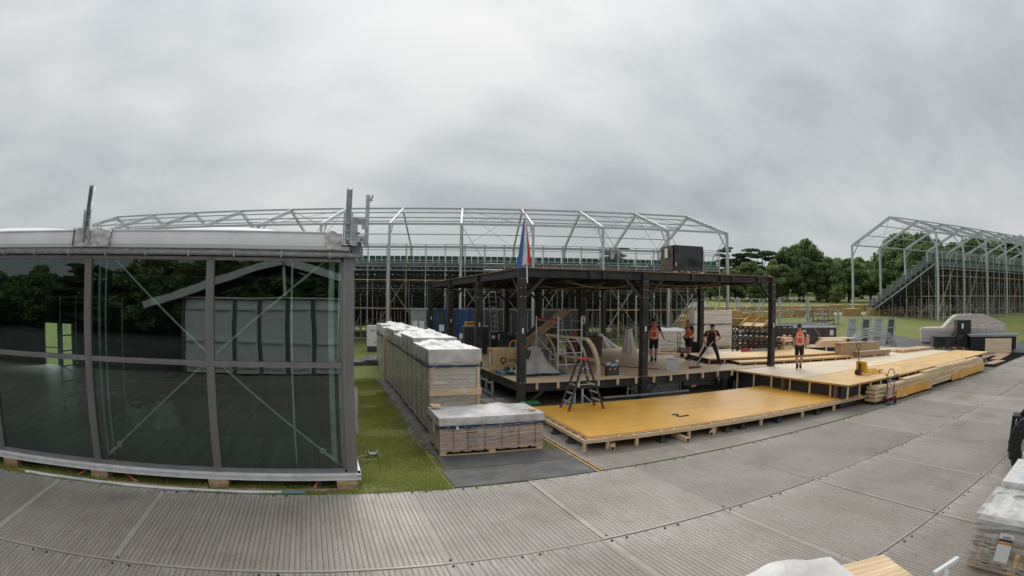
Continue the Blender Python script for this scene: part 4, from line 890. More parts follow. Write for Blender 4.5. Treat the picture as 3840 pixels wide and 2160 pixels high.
def f3(u, v): 
    a = (u-.5)*2; z = 1.15*(1-v)-.0*a; return (a*(.15+.55*v)+.08*noise.noise(Vector((u*5, v*3, 0))), .35*math.cos(a*1.5)*v*-1+.06*noise.noise(Vector((u*9, v*2, 5))), max(.01, z-.05*abs(a)))
tarp((17.55, 20.3, DK), f3, sheet, 'white sheet hanging in a tent shape behind the man with the broom', 'white_sheet')
solo('white_sheet_goods', MB().box(-.35, .35, .02, .5, 0, .75), charcoal, 'dark trolley load half hidden behind the white sheet', 'goods', (17.35, 20.5, DK))
# vacuum cleaner
t = thing('site_vacuum', 'black and blue site vacuum cleaner with a box on top standing on the deck edge', 'vacuum cleaner', (9.66, 16.55, DK), R(-8))
part('tank', MB().box(0, .42, 0, .32, .03, .30), charcoal, t); part('blue_head', MB().box(-.02, .44, -.02, .34, .302, .36), blue, t); part('toolbox', MB().box(.02, .22, .02, .28, .362, .46), white_p, t); part('handle', MB().bar((.3, .1, .36), (.42, .15, .56), .12, .03), white_p, t)
part('hose', MB().path([(.4,.1,.45),(.25,.0,.5),(.0,-.06,.38),(-.1,-.05,.2),(-.06,-.02,.04)], .02, 6), blk, t); part('badge', MB().box(.16, .26, -.006, -.001, .12, .16), blue, t); part('foot_board', MB().box(-.02, .5, -.03, .0, 0, .02), cream, t)
for x in (.16, .36): part('latch', MB().box(x-.13, x-.05, -.006, -.001, .24, .28), yellow, t)
t = thing('grey_cabinet', 'plain light grey metal cabinet standing on the deck', 'cabinet', (12.42, 16.80, DK), R(-38)); part('carcass', MB().box(0, .42, 0, .42, 0, .45), grey_box, t); part('lid', MB().box(-.006, .426, -.006, .426, .452, .47), galv, t)
solo('floor_hose', MB().path([(10.2, 21.5, .015), (11.4, 19.6, .015), (12.1, 17.9, .015), (12.5, 17.4, .015)], .016, 6), blk, 'thin dark pole lying across the deck behind the grey cabinet', 'pole', (0, 0, DK))
# broom
t = thing('broom', 'wide floor broom with a white handle pushed by the man in black trousers', 'broom', (13.95, 16.95, DK))
part('head', MB().box(-.28, .28, -.05, .05, .03, .09), bpy.data.materials['dark_timber'], t); part('bristles', MB().box(-.27, .27, -.04, .04, 0, .028), blk, t); part('handle', MB().tube((0, 0, .09), (1.16, .22, 1.02), .014, 8), white_p, t)
# step ladder
def step_ladder():
    t = thing('step_ladder', 'dark double sided step ladder with red feet on the golden platform', 'ladder', (6.75, 14.0, .345), R(-2))
    H = 1.45; s = 1.05
    for yy, wy in ((0, -1), (0, 1)):
        pass
    # two ladders leaning together; each has two stiles, seen from the side
    apex = [(.55, -.17, H), (.55, .17, H)]
    feet = [[(0, -.30, 0), (0, .30, 0)], [(1.12, -.30, 0), (1.12, .30, 0)]]
    dk = mat('dark_blue_stile', (.035,.038,.055), .45, 0, .2, 4, 0, rnd=0)
    for side in (0, 1):
        for e in (0, 1):
            f_ = Vector(feet[side][e]); a_ = Vector(apex[e])+Vector((-.06 if side == 0 else .06, 0, 0))
            part('stile', MB().bar(f_, a_, .035, .085, up=(0, 1, 0)), dk, t)
            part('foot', MB().bar(f_+Vector((0, 0, .0)), f_+(a_-f_).normalized()*.07, .05, .10, up=(0, 1, 0)), red, t)
        for i in range(1, 6):
            q = i/6; p0 = Vector(feet[side][0]).lerp(Vector(apex[0]), q); p1 = Vector(feet[side][1]).lerp(Vector(apex[1]), q)
            part('tread', MB().bar(p0, p1, .075, .03), alu, t)
    part('top_platform', MB().box(.40, .70, -.19, .19, H, H+.03), red, t)
    part('stay', MB().bar((.28, -.235, .75), (.84, -.235, .75), .012, .02), alu, t)
    return t
step_ladder()

# ------------------------------------------------------------------ far decks
def deck(name, label, poly_rows, z, m, loc, rz, edge=True, th=.05, bd=None):
    t = thing(name, label, 'deck', loc, rz)
    for (x0, x1, y0, y1, mm) in poly_rows:
        nx_ = max(1, round((x1-x0)/2.44)); ny_ = max(1, round((y1-y0)/1.22))
        for i in range(nx_):
            for j in range(ny_):
                a, b = x0+(x1-x0)*i/nx_, x0+(x1-x0)*(i+1)/nx_; c, e = y0+(y1-y0)*j/ny_, y0+(y1-y0)*(j+1)/ny_
                part('deck_panel', MB().box(a, b-.005, c, e-.005, z-.022, z+random.uniform(0, .002)), mm, t)
    return t
fd = deck('long_deck', 'long raised timber deck of golden and pale boards right of the steel frame', [(0, 15.2, 0, 2.3, golden_p), (0, 14.6, 2.31, 6.6, pine_pale)], .83, golden, (14.95, 9.98, 0), R(-.5))
k = MB().box(-.02, 15.22, -.03, 0, .775, .832).box(-.03, -.0, 0, 6.6, .775, .832).box(0, 15.2, .02, .06, .33, .36).box(15.2, 15.23, 0, 2.3, .775, .832); part('edge_board', k, golden_d, fd)
for i in range(21): part('post', MB().box(.0+i*.735, .045+i*.735, .0, .045, .36, .775), pine_x, fd)
for i in range(6): part('post', MB().box(.0, .045, .75+i*.95, .80+i*.95, .36 if i < 4 else .03, .775), pine_x, fd)
part('under_panel', MB().box(.1, 15.1, .35, .37, .05, .77).box(.3, .32, .37, 6.5, .05, .77), charcoal, fd)
part('bearer', MB().box(0, 15, .5, .6, .03, .77).box(0, 14.5, 3, 3.1, .03, .77).box(0, 14.5, 6.4, 6.5, .03, .77), bpy.data.materials['dark_timber'], fd)
part('dark_joint', MB().box(0, 14.6, 2.296, 2.314, .80, .835), ink, fd)
def steps(name, label, loc, rz, w_, d_, z, m, n):
    t = thing(name, label, 'deck', loc, rz)
    for i in range(n): part('deck_panel', MB().box(w_*i/n, w_*(i+1)/n-.006, 0, d_, z-.03, z), m, t)
    part('edge_board', MB().box(0, w_, -.03, 0, z-.07, z-.005), golden_d, t)
    for i in range(int(w_/.75)+1): part('post', MB().box(i*.75, i*.75+.05, -.02, .04, z-.32, z-.07), pine_x, t)
    part('rear_board', MB().box(.05, w_-.05, .1, .12, z-.34, z-.04), ink, t); return t
steps('golden_step', 'golden stepped deck strip just behind the steel frame, upper step', (15.4, 17.75, 0), R(-17), 7.2, 3.0, 1.08, golden_p, 4)
steps('golden_step', 'golden stepped deck strip nearer the long deck, lower step', (16.2, 16.6, 0), R(-17), 6.4, 1.1, .98, golden_p, 3)
struct('pale_floor', MB().box(18.5, 34, 17.0, 26.5, .35, .50), pine_pale)
# stacks on the decks
particle = mat('particle_board', (.40,.27,.16), .65, 0, .08, 2, .1, stretch=(1,1,14), rnd=.03)
t = thing('particle_board_stack', 'tall stack of brown boards standing on a pallet on the long deck', 'board stack', (22.1, 15.35, .835), R(-14)); part('pallet', pallet_mb(2.9, .7, .1), pine, t); part('boards', MB().box(.02, 2.88, .0, .5, .105, .68), particle, t); part('top_board', MB().box(-.05, 1.9, -.04, .54, .685, .71), particle, t)
t = thing('particle_board_stack', 'low stack of brown boards in front of the tall board stack', 'board stack', (22.9, 14.75, .835), R(-14)); part('pallet', pallet_mb(2.4, .7, .08), pine, t); part('boards', MB().box(.02, 2.4, .0, .55, .085, .27), particle, t); part('top_board', MB().box(.0, 2.43, -.02, .58, .275, .29), pine_pale, t)
pallet_thing((26.7, 14.15, .835), R(-11), pine, 'empty pine pallet lying on the far part of the long deck', 3.2, 1.1, name='pine_pallet')
# pallet truck
t = thing('pallet_truck', 'yellow hand pallet truck with a black handle on the long deck', 'pallet truck', (17.35, 11.15, .835), R(-4))
part('fork', MB().box(.25, 1.4, -.26, -.11, .06, .12), yellow, t); part('fork', MB().box(.25, 1.4, .11, .26, .06, .12), yellow, t)
part('body', MB().prism([(.16,.08),(.34,.08),(.34,.14),(.20,.48),(.14,.48)], -.24, .24, Matrix(((1,0,0,0),(0,0,1,0),(0,1,0,0),(0,0,0,1)))), yellow, t)
for y in (-.12, .04):
    wq = part('steer_wheel', MB().tube((0, y, .1), (0, y+.07, .1), .1, 14), tyre, t); part('hub', MB().tube((0, y-.004, .1), (0, y+.074, .1), .065, 12), red, wq)
for y in (-.2, .16): part('fork_roller', MB().tube((1.25, y, .045), (1.25, y+.05, .045), .04, 10), tyre, t)
part('pump', MB().tube((.06, 0, .14), (.06, 0, .42), .05, 10), blk, t); part('shaft', MB().tube((.04, 0, .3), (-.05, 0, .95), .02, 8), blk, t)
part('handle', MB().path([(-.05,0,.92),(-.055,-.09,1.0),(-.065,-.09,1.12),(-.07,0,1.16),(-.065,.09,1.12),(-.055,.09,1.0),(-.05,0,.92)], .014, 6), blk, t)
# sack truck
t = thing('sack_truck', 'blue and red sack truck standing on the metal track', 'sack truck', (16.95, 9.38, .03), R(-48))
for s in (-.15, .15): part('side_rail', MB().path([(s, .0, .12), (s*.9, .08, .75), (s*.9, .10, 1.02), (s*.55, .12, 1.14)], .016, 8), blue, t); part('red_rail', MB().tube((s*.5, -.02, .12), (s*.85, .06, .70), .014, 8), red, t)
part('top_loop', MB().path([(-.0825,.12,1.14),(-.04,.12,1.17),(.04,.12,1.17),(.0825,.12,1.14)], .016, 8), blue, t)
for z in (.45, .78): part('cross_bar', MB().tube((-.14, .05+z*.03, z), (.14, .05+z*.03, z), .012, 6), galv, t)
part('toe_plate', MB().box(-.16, .16, -.24, 0, .02, .035), blue, t)
for s in (-.22, .19):
    wq = part('wheel', MB().tube((s, .06, .13), (s+.05, .06, .13), .13, 16), tyre, t); part('rim', MB().tube((s-.004, .06, .13), (s+.054, .06, .13), .07, 12), red, wq)
for s in (-.17, .17): part('grip', MB().tube((s, .10, .95), (s*1.5, .02, 1.02), .02, 8), red, t)
# long lumber pile on dollies
t = thing('lumber_pile', 'long pile of pale planks stacked in front of the long deck on dollies', 'lumber pile', (16.75, 9.62, 0), R(-.6))
lay = [(0.2, 11.2), (.0, 11.3), (.3, 11.6), (.1, 11.5), (.3, 11.3), (.8, 11.3), (1.8, 11.2), (3.6, 10.6)]
for i, (a, b) in enumerate(lay):
    z = .17+i*.077; x = a
    while x < b-.5:
        L_ = min(random.choice((3.0, 3.6, 4.2)), b-x)
        for j in range(3 if i < 4 else 2): part('plank', MB().box(x+.004, x+L_-.01, -.02+random.uniform(-.012, .012)+j*.16, .13+j*.16, z, z+.073), pine_x, t)
        x += L_
for a, b in ((1.0, 4.0), (6.6, 11.4)): part('golden_sheet', MB().box(a, b, -.075, -.05, .10, .40), golden, t)
part('loose_sheet', MB().box(5.2, 9.0, .1, .75, .795, .812), pine_pale, t)
for x in (1.6, 4.0, 7.9, 10.8):
    d_ = part('dolly', MB().box(x-.25, x+.25, -.1, .35, .09, .165), pine, t)
    for e in (-.18, .16): part('castor', MB().tube((x+e, -.08, .05), (x+e+.03, -.08, .05), .05, 8).box(x+e-.01, x+e+.04, -.1, -.06, .05, .09), blk, d_)
t = thing('notched_timbers', 'stack of notched timber beams at the left end of the long lumber pile', 'timber', (16.35, 9.78, 0), R(0))
for i in range(4): part('beam', MB().box(-.05+.06*(i % 2), 1.0, -.1-.05*(i == 0), .32, .14+i*.13, .23+i*.13), pine_x, t); part('spacer', MB().box(.1, .2, -.08, .3, .232+i*.13, .27+i*.13), pine_x, t)
# boards lying on the path at the right
for i, (x, y, a, l, ww) in enumerate(((31.5, 9.9, -3, 2.4, 1.2), (34.2, 10.3, 5, 4.2, 1.2), (36.5, 11.3, -8, 3.0, 1.1), (33.5, 11.6, -2, 2.6, .9))):
    solo('floor_board_sheet', MB().box(0, l, 0, ww*.6, .02, .045), mat('reddish_ply', (.42,.25,.16), .6, 0, .1, 2, 0) if i == 0 else bpy.data.materials['reddish_ply'], ['reddish plywood sheet lying nearest the lumber pile end', 'long reddish plywood sheet lying across the dark path', 'reddish plywood sheet farthest right on the path', 'reddish plywood sheet just past the lumber pile end'][i], 'plywood sheet', (x, y, T(x, y)+.01*i), R(a))

# ------------------------------------------------------------------ right hand goods
def at(x, y, dz=0): return (x, y, T(x, y)+dz)
def lump(prof, dpt, m, label, name, cat, loc, rz, seed=0, amp=.05):
    """closed shape: height profile along x, rounded cross section in y"""
    L = prof[-1][0]
    def hh(x):
        for (a, p), (b, q) in zip(prof, prof[1:]):
            if a <= x <= b: return p+(q-p)*(x-a)/(b-a+1e-6)
        return prof[-1][1]
    k = MB(); nu, nv = 40, 14
    def f(u, v):
        x = L*u; h = hh(x); s = v
        if s < .35: y = .0; z = h*(s/.35)*.97
        elif s > .65: y = dpt; z = h*((1-s)/.35)*.97
        else: q = (s-.35)/.3; y = dpt*q; z = h*(.97+.03*math.sin(math.pi*q))
        n_ = noise.noise(Vector((x*1.4, y*1.4+seed, z*1.4)))+.4*noise.noise(Vector((x*4, y*4+seed, z*5)))
        return (x+amp*n_, y+(amp*n_ if s < .35 else -amp*n_ if s > .65 else 0), max(0, z+amp*n_*(v > .1)*(v < .9)))
    k.grid(f, nu, nv); n0 = len(k.f)
    k.f.append(tuple(j*(nu+1) for j in range(nv+1))[::-1]); k.f.append(tuple(j*(nu+1)+nu for j in range(nv+1)))
    return solo(name, k, m, label, cat, loc, rz, None, True)
XZm = Matrix(((1,0,0,0),(0,0,1,0),(0,1,0,0),(0,0,0,1)))
wp = thing('wrapped_pile', 'very large film wrapped pile of sheets with a sloping top on the right hand grass', 'wrapped pile', at(38.9, 18.9), R(-62))
part('lower_sheets', rbox(7.4, 2.2, .98, .05, 26, 3, .08, .03), wrap_pale, wp, smooth=True)
k = MB().prism([(2.0, 1.07), (7.35, 1.07), (7.35, 1.32), (5.5, 1.98), (3.1, 2.0), (2.6, 1.72)], .08, 2.1, XZm); part('upper_sheets', k, wrap_pale, wp)
def f7(u, v):
    pr = [(-.05, .93), (.4, 1.08), (1.9, 1.10), (2.55, 1.74), (3.05, 2.03), (4.3, 2.05), (5.5, 2.02), (6.6, 1.64), (7.42, 1.34), (7.46, .8)]
    t_ = u*(len(pr)-1); i = min(len(pr)-2, int(t_)); q_ = t_-i; x = pr[i][0]+(pr[i+1][0]-pr[i][0])*q_; z = pr[i][1]+(pr[i+1][1]-pr[i][1])*q_
    return (x, -.04+2.28*v, z+.03*noise.noise(Vector((x*3, v*4, 5)))+.015)
part('loose_film', MB().grid(f7, 60, 14), sheet_c, wp, smooth=True)
for z in (.30, .55, .80): part('board_gap', MB().box(.02, 7.38, -.052, -.045, z, z+.018), ink_b, wp)
strands(wp, 7.4, 2.2, .12, 1.0, 90, 77, .06, 'ffl'); part('pallet', pallet_mb(7.3, 2.1, .08), pine, wp)
t = thing('black_wrapped_tower', 'tall black film wrapped load with a white label in front of the wrapped pile', 'wrapped load', at(38.7, 15.6), R(-50))
part('pallet', pallet_mb(1.5, 1.1, .12), pine, t); part('lower_wrap', rbox(1.5, 1.1, .95, .08, 10, 3, .12), blk_film, t, smooth=True); part('upper_wrap', rbox(1.25, .9, .95, .06, 10, 6, 1.08, .03), blk_film, t, smooth=True, loc=(.1, .05, 0)); part('label', MB().box(.45, .65, -.08, -.06, 1.45, 1.8), white_p, t)
t = thing('black_wrapped_bundle', 'low black film wrapped bundle left of the tall black load', 'wrapped load', at(37.3, 17.0), R(-50)); part('pallet', pallet_mb(1.9, .9, .12), pine, t); part('wrap', rbox(1.9, .9, .72, .13, 12, 9, .12, .15), blk_film, t, smooth=True)
t = thing('plywood_sheet_upright', 'upright plywood sheet leaning against a black covered crate', 'plywood sheet', at(38.5, 12.9), R(-62)); part('sheet', MB().bar((0, .0, .5), (2.2, .0, .5), .04, .98), pine_pale, t)
t = thing('black_covered_table', 'long black covered crate with grey poles across its top', 'crate', at(38.9, 14.0), R(-62)); part('crate', MB().box(-.3, 3.6, .1, 1.2, .1, 1.0), blk, t); part('lid', MB().box(-.4, 3.7, .0, 1.3, 1.02, 1.08), galv, t)
for i in range(3): part('pole', MB().tube((-.5, .2+.25*i, 1.13), (3.9, .2+.25*i, 1.13), .05, 8), cabin, t)
for x in (.4, 1.2, 2.2, 3.2): part('upright', MB().tube((x, 1.25, .1), (x, 1.25, 1.75), .025, 6), galv, t)
t = thing('timber_offcut_pile', 'small pile of yellow timber on a pallet at the right edge of the picture', 'timber pile', at(42.6, 10.2), R(-70))
for i in range(4): part('timber', MB().box(0, 2.4, 0, .9-.1*i, .1+i*.14, .2+i*.14), pine, t)
part('pallet', pallet_mb(2.4, .9, .09), pine, t)
# arched galvanised frames
t = thing('arched_frame_stack', 'stack of galvanised arched frames and tilted ladder sections on the ground', 'metal frames', at(30.6, 20.9), R(-28))
for i in range(4):
    pts = [(2.3-(2.1-.16*i)*math.cos(a), -.2*i*0, .15+(1.35-.16*i)*math.sin(a)) for a in [math.pi*j/12 for j in range(13)]]
    part('arch', MB().path(pts, .045, 6), galv, t)
for a in [math.pi*j/6 for j in range(1, 6)]: part('spoke', MB().tube((2.3-2.1*math.cos(a), 0, .15+1.35*math.sin(a)), (2.3-1.6*math.cos(a), 0, .15+.87*math.sin(a)), .035, 6), galv, t)
for i in range(4):
    x = .5+i*1.15; q = MB()
    for e in (0, .8): q.bar((x+e, .9, .3), (x+e+.55, 1.5, 2.15), .07, .12)
    for z in (.3, .62, .95): q.bar((x+.55*z, .9+.6*z, .3+1.85*z), (x+.8+.55*z, .9+.6*z, .3+1.85*z), .06, .1)
    part('tilted_frame', q, galv, t)
    part('panel', MB().add([(x+.1,.95,.32),(x+.7,.95,.32),(x+1.2,1.5,2.0),(x+.65,1.5,2.0)], [(0,1,2,3)]), charcoal if i % 2 else cabin, t)
part('base', MB().box(.2, 4.9, -.2, 1.6, 0, .12), blk, t)
# steel stillages in the middle distance
def stillage(loc, rz, w_, h, label, m=galv, tiers=2):
    t = thing('steel_stillage', label, 'stillage', loc, rz)
    for x in (0, w_):
        for y in (0, 1.0): part('corner_post', MB().box(x-.07, x+.07, y-.07, y+.07, 0, h), m, t)
    for z in [h*i/tiers for i in range(tiers)]+[h-.12]:
        for y in (0, 1.0): part('rail', MB().bar((0, y, z+.08), (w_, y, z+.08), .06, .09), m, t)
        for x in (0, w_): part('rail', MB().bar((x, 0, z+.08), (x, 1, z+.08), .06, .09), m, t)
    for i in range(tiers):
        z0, z1 = h*i/tiers+.1, h*(i+1)/tiers-.1; n = 4
        q = MB()
        for j in range(n): q.bar((w_*j/n, 0, z0 if j % 2 else z1), (w_*(j+1)/n, 0, z1 if j % 2 else z0), .04)
        part('lattice', q, m, t)
    return t
stillage(at(37.4, 38.6), R(-25), 2.6, 2.6, 'grey steel stillage rack, left one, seen past the right steel post')
stillage(at(40.9, 36.2), R(-42), 3.0, 2.6, 'grey steel stillage rack, right one, before the straw bales')
stillage(at(43.0, 32.2), R(-50), 1.6, 1.5, 'small grey steel rack with a dark panel beside the stillages', tiers=1)
def junk_rack(loc, rz, label, h=1.5):
    t = thing('scaffold_parts_rack', label, 'rack', loc, rz)
    for x in (0, 1.5):
        for y in (0, .9): part('post', MB().bar((x, y, 0), (x, y, h), .05), black_steel, t)
    for z in (.55, 1.15):
        q = MB()
        for i in range(16):
            a = random.uniform(-.4, .4); q.tube((random.uniform(-.2, .3), random.uniform(0, .9), z+random.uniform(0, .2)), (random.uniform(1.2, 1.8), random.uniform(0, .9), z+random.uniform(0, .2)), .03, 5)
        part('tube_bundle', q, scaf, t)
    part('bin', MB().box(.1, 1.4, .1, .8, .05, .45), old_wood, t); return t
junk_rack(at(35.3, 27.0), R(-30), 'open rack of scaffold parts left of the arched frames'); junk_rack(at(39.5, 30.8), R(-35), 'open rack of scaffold parts behind the arched frames', 1.7)
# black trussing crates
t = thing('truss_crate_stack', 'four high stack of black lattice crates with boxes inside, behind the right steel post', 'lattice crates', (20.9, 22.1, .50), R(-80))
for tier in range(4):
    z = .08+tier*.42; L_ = 3.3
    q = MB()
    for y in (0, 1.2):
        q.bar((0, y, z), (L_, y, z), .05, .05); q.bar((0, y, z+.38), (L_, y, z+.38), .05, .05)
        for j in range(9):
            x0, x1 = L_*j/9, L_*(j+1)/9; q.bar((x0, y, z), (x1, y, z+.38), .035); q.bar((x0, y, z+.38), (x1, y, z), .035); q.bar((x0, y, z), (x0, y, z+.38), .04)
    part('lattice_crate', q, black_steel, t)
    for x0, x1, m in ((.2, 1.1, white_p if tier == 2 else pine), (1.2, 2.3, kraft if tier % 2 else pine), (2.4, 3.4, pine)):
        if tier < 3: part('box', MB().box(x0, x1, .15, 1.0, z+.03, z+.26), m, t)
    if tier == 1: part('red_box', MB().box(1.1, 1.45, .03, .12, z+.06, z+.24), red, t)
t = thing('golden_timber_tray', 'golden timber tray tilted on top of the black lattice crates', 'timber tray', (21.15, 21.9, 1.98), R(-80))
q = MB(); 
def tl(x, y): return (x, y, .12+.55*y/1.0)
for a, b in (((0, 0), (1.6, 0)), ((0, 1), (1.6, 1)), ((0, 0), (0, 1)), ((1.6, 0), (1.6, 1)), ((.8, 0), (.8, 1)), ((0, .6), (1.6, .6))): q.bar(tl(*a), tl(*b), .05, .16)
part('frame', q, golden_d, t); part('base', MB().add([tl(.05,.05),tl(1.55,.05),tl(1.55,.55),tl(.05,.55)], [(0,1,2,3)]), pine, t)
# cartons
bundle('wrapped_carton_wall', (23.1, 28.2, T(24, 28)+.2), R(-21), 2.75, 1.3, 2.45, wrap_pale, 'tall pale film wrapped carton wall behind the right steel posts', 'wrapped stack', None, 0, 31, 1.55, 0, pal=.12)
bundle('wrapped_carton_wall', (26.0, 27.0, T(26, 27)+.2), R(-21), 1.0, 1.2, 1.15, wrap_pale, 'low pale carton stack just right of the tall carton wall', 'wrapped stack', None, .1, 33, None, .02, pal=.12)
bundle('wrapped_goods', (19.9, 28.4, T(21, 28)+.15), R(-16), 2.5, 1.3, 1.25, wrap_pale, 'low film wrapped goods with curved pale battens on top', 'wrapped stack', None, .1, 35, None, .22, pal=.1)
bundle('brown_carton_stack', (26.2, 23.3, .5), R(-40), .9, .9, .95, kraft, 'brown carton with a white label on a pallet, left of the walking worker', 'carton', None, 0, 37, None, pal=.12)
bundle('brown_carton_stack', (27.1, 22.5, .5), R(-40), .9, .9, .95, kraft, 'brown carton half hidden behind the walking worker', 'carton', None, 0, 38, None, pal=.12)
t = thing('black_covered_load', 'long dark crate with grey metal frames lying on top behind the walking worker', 'crate', (28.2, 25.8, .5), R(-40)); part('crate_side', MB().box(0, 4.9, 0, 1.3, .15, 1.25), mat('dark_brown_panel', (.075,.055,.05), .6, 0, .2, 2), t); part('lid', MB().box(-.08, 5.0, -.08, 1.4, 1.26, 1.33), cabin, t)
for i in range(3): part('frame_rail', MB().bar((.2+.3*i, .1+.35*i, 1.40+.05*i), (4.4+.1*i, .15+.35*i, 1.46+.05*i), .07, .09), galv, t)
for x in (.6, 1.1): part('frame_upright', MB().box(x, x+.12, -.02, .1, 1.34, 1.62), galv, t)
for x in (2.3, 4.4): part('label', MB().box(x, x+.28, -.014, -.004, .75, 1.12), white_p, t)
part('strap', MB().path([(3.2, -.02, 1.25), (3.6, -.05, .8), (3.75, -.02, .2)], .02, 6), cream, t)
t = thing('timber_table', 'low timber staging table with boards on top behind the walking worker', 'table', (26.6, 21.5, .2), R(-33)); part('top', MB().box(0, 4.6, 0, 1.6, .55, .62), pine_x, t)
for x in (.1, 1.6, 3.1, 4.4): part('leg', MB().box(x, x+.1, .02, .12, 0, .55), pine_x, t)
part('skirt', MB().box(.05, 4.5, .14, .16, .05, .54), blk, t)
for i in range(4): part('board', MB().box(1.2+.1*i, 3.2, .3, 1.2, .622+.085*i, .70+.085*i), pine, t)
t = thing('timber_stillage_table', 'dark edged timber table at the right end of the staging', 'table', (29.5, 21.9, .25), R(-33)); part('top', MB().box(0, 2.6, 0, 1.4, .85, .92), pine_x, t)
for x in (.0, 1.2, 2.3): part('block', MB().box(x, x+.3, .0, 1.3, 0, .85), blk, t); part('peg', MB().box(x+.4, x+.5, -.02, .03, .5, .8), pine, t)
# loose things on the floor behind the frame
t = thing('ladder_on_floor', 'aluminium ladder section propped on timber behind the worker', 'ladder', (17.2, 23.2, .9), R(-28))
for y in (0, .35): part('stile', MB().bar((0, y, .55), (2.8, y, .15), .03, .07), alu, t)
for i in range(9): part('rung', MB().bar((.2+.3*i, 0, .52-.043*i), (.2+.3*i, .35, .52-.043*i), .025), alu, t)
for i, (x, y, a, l) in enumerate(((16.3, 21.4, -12, 2.2), (16.8, 21.9, -4, 1.9), (17.2, 21.2, -20, 1.6), (15.6, 22.6, -15, 2.4), (16.0, 23.4, -8, 2.0))):
    solo('loose_timber', MB().box(0, l, 0, .16, 0, .05).box(.2, l*.8, .2, .36, 0, .04), pine_x if i != 1 else golden, ['loose pale battens lying by the rubble left of the bald worker', 'golden offcut lying among the pale battens', 'short pale battens nearest the bald worker', 'pale battens lying beyond the white sacks', 'farthest pale battens near the ladder section'][i], 'timber', (x, y, DK+.02*i), R(a))
t = thing('sack_barrow', 'dark flat trolley standing behind the bald worker', 'trolley', (16.25, 20.9, DK), R(-20)); part('bed', MB().box(0, .7, 0, .5, .2, .26), blk, t); part('toolbox', MB().box(.05, .6, .05, .45, .262, .48), cabin, t); part('handle', MB().path([(0,.05,.26),(0,.05,1.15),(0,.45,1.15),(0,.45,.26)], .018, 6), blk, t)
for x in (.1, .6): part('wheel', MB().tube((x, -.03, .1), (x, .03, .1), .1, 12), tyre, t)
solo('spirit_level', MB().box(0, .5, 0, .05, 0, .12), red, 'red end of a long level lying on the golden step behind the broom man', 'level', (18.9, 19.3, 1.09), R(-15)); solo('long_level', MB().box(0, 1.7, 0, .05, 0, .12), cabin, 'grey long level lying beside the red one on the golden step', 'level', (19.4, 19.17, 1.09), R(-15))

# behind the row of wrapped stacks, left part of the deck
t = thing('black_cabinet', 'black equipment cabinet with pale edges beside the second left post', 'cabinet', (7.1, 26.3, DK), R(-8)); part('carcass', MB().box(0, 1.2, 0, .8, 0, 1.35), charcoal, t); part('top_trim', MB().box(-.02, 1.22, -.02, .82, 1.352, 1.40), galv, t); part('edge_trim', MB().box(.5, .54, -.012, -.001, 0, 1.35), galv, t)
t = thing('road_case', 'black road case with silver corners behind the first left post', 'road case', (7.75, 24.2, DK), R(-8)); part('case_body', MB().box(0, .9, 0, .6, 0, 1.2), blk, t)
for x in (0, .86): part('corner_trim', MB().box(x, x+.04, -.012, -.001, 0, 1.2), galv, t)
part('labels', MB().box(.1, .25, -.012, -.002, .9, 1.05).box(.4, .75, -.012, -.002, .85, 1.1), white_p, t)
t = thing('dark_sheet_with_trim', 'dark sheet leaning with silver frame beside the yellow trolley', 'panel', (7.35, 21.2, DK), R(-5)); part('sheet', MB().bar((0, 0, .02), (.45, .9, 1.2), .7, .03), blk, t); part('edge', MB().bar((.36, -.0, .02), (.80, .9, 1.22), .03, .05), galv, t)
t = thing('green_top_tub', 'pale storage box with a handle on top of the stack near the crate', 'storage box', (8.05, 21.9, DK), R(-5)); part('support', MB().box(0, .5, 0, .4, 0, .62), blk, t); part('tub', MB().box(.02, .52, 0, .4, .63, .98), mat('pale_grey_green', (.42,.48,.44), .5), t); part('handle', MB().path([(.1,.2,.98),(.1,.2,1.05),(.44,.2,1.05),(.44,.2,.98)], .015, 6), blk, t)
t = thing('orange_trolley', 'orange tubular tool trolley standing behind the plywood crate', 'trolley', (7.45, 20.6, DK), R(-5)); part('frame', MB().path([(0,0,.45),(0,0,.95),(.12,0,1.05),(.55,0,1.05),(.68,0,.9),(.68,0,.45)], .03, 8), orange_pl, t); part('tray', MB().box(-.02, .9, -.1, .4, .35, .5), orange_pl, t); part('tools', MB().box(.3, .5, 0, .2, .5, .75).tube((.5, 0, .5), (.7, .1, .95), .02), pine, t); part('wheel', MB().tube((.1, -.12, .12), (.1, -.06, .12), .12, 12).tube((.75, -.12, .12), (.75, -.06, .12), .12, 12), tyre, t)
t = thing('leaning_timbers', 'bundle of pale timbers leaning up to the right with a grey machine at their foot', 'timber bundle', (8.3, 22.5, DK), R(0))
for i in range(5): part('timber', MB().bar((.0+.12*i, .0, .5), (2.6+.12*i, .5, 2.3), .07, .05), pine_x, t)
part('machine', MB().bar((1.0, -.25, .55), (1.35, -.2, 1.05), .45, .5), mat('beige_plastic', (.42,.38,.30), .5), t); part('machine_base', MB().box(.9, 1.7, -.4, .2, .2, .5), bpy.data.materials['beige_plastic'], t); part('stand', MB().box(.9, 2.2, -.3, .5, 0, .19), blk, t)
def f4(u, v):
    x = 2.1*u; z = 1.9*(1-v)*(.45+.55*math.sin(min(1, u*1.2)*math.pi*.55)); return (x, .1+.5*v+.12*noise.noise(Vector((x*3, v*3, 2))), max(.02, z+.06*noise.noise(Vector((x*3, v*2, 7)))))
tarp((9.1, 23.6, DK), f4, mat('grey_brown_tarp', (.13,.115,.10), .6, 0, .2, 2, .5), 'grey brown tarpaulin draped behind the leaning timbers', 'tarpaulin')
solo('small_goods', MB().box(0, .5, 0, .4, 0, .5).box(.1, .35, .1, .3, .5, .72), cabin, 'small grey and white goods behind the clear plastic sheet', 'goods', (8.9, 20.6, DK), .3)
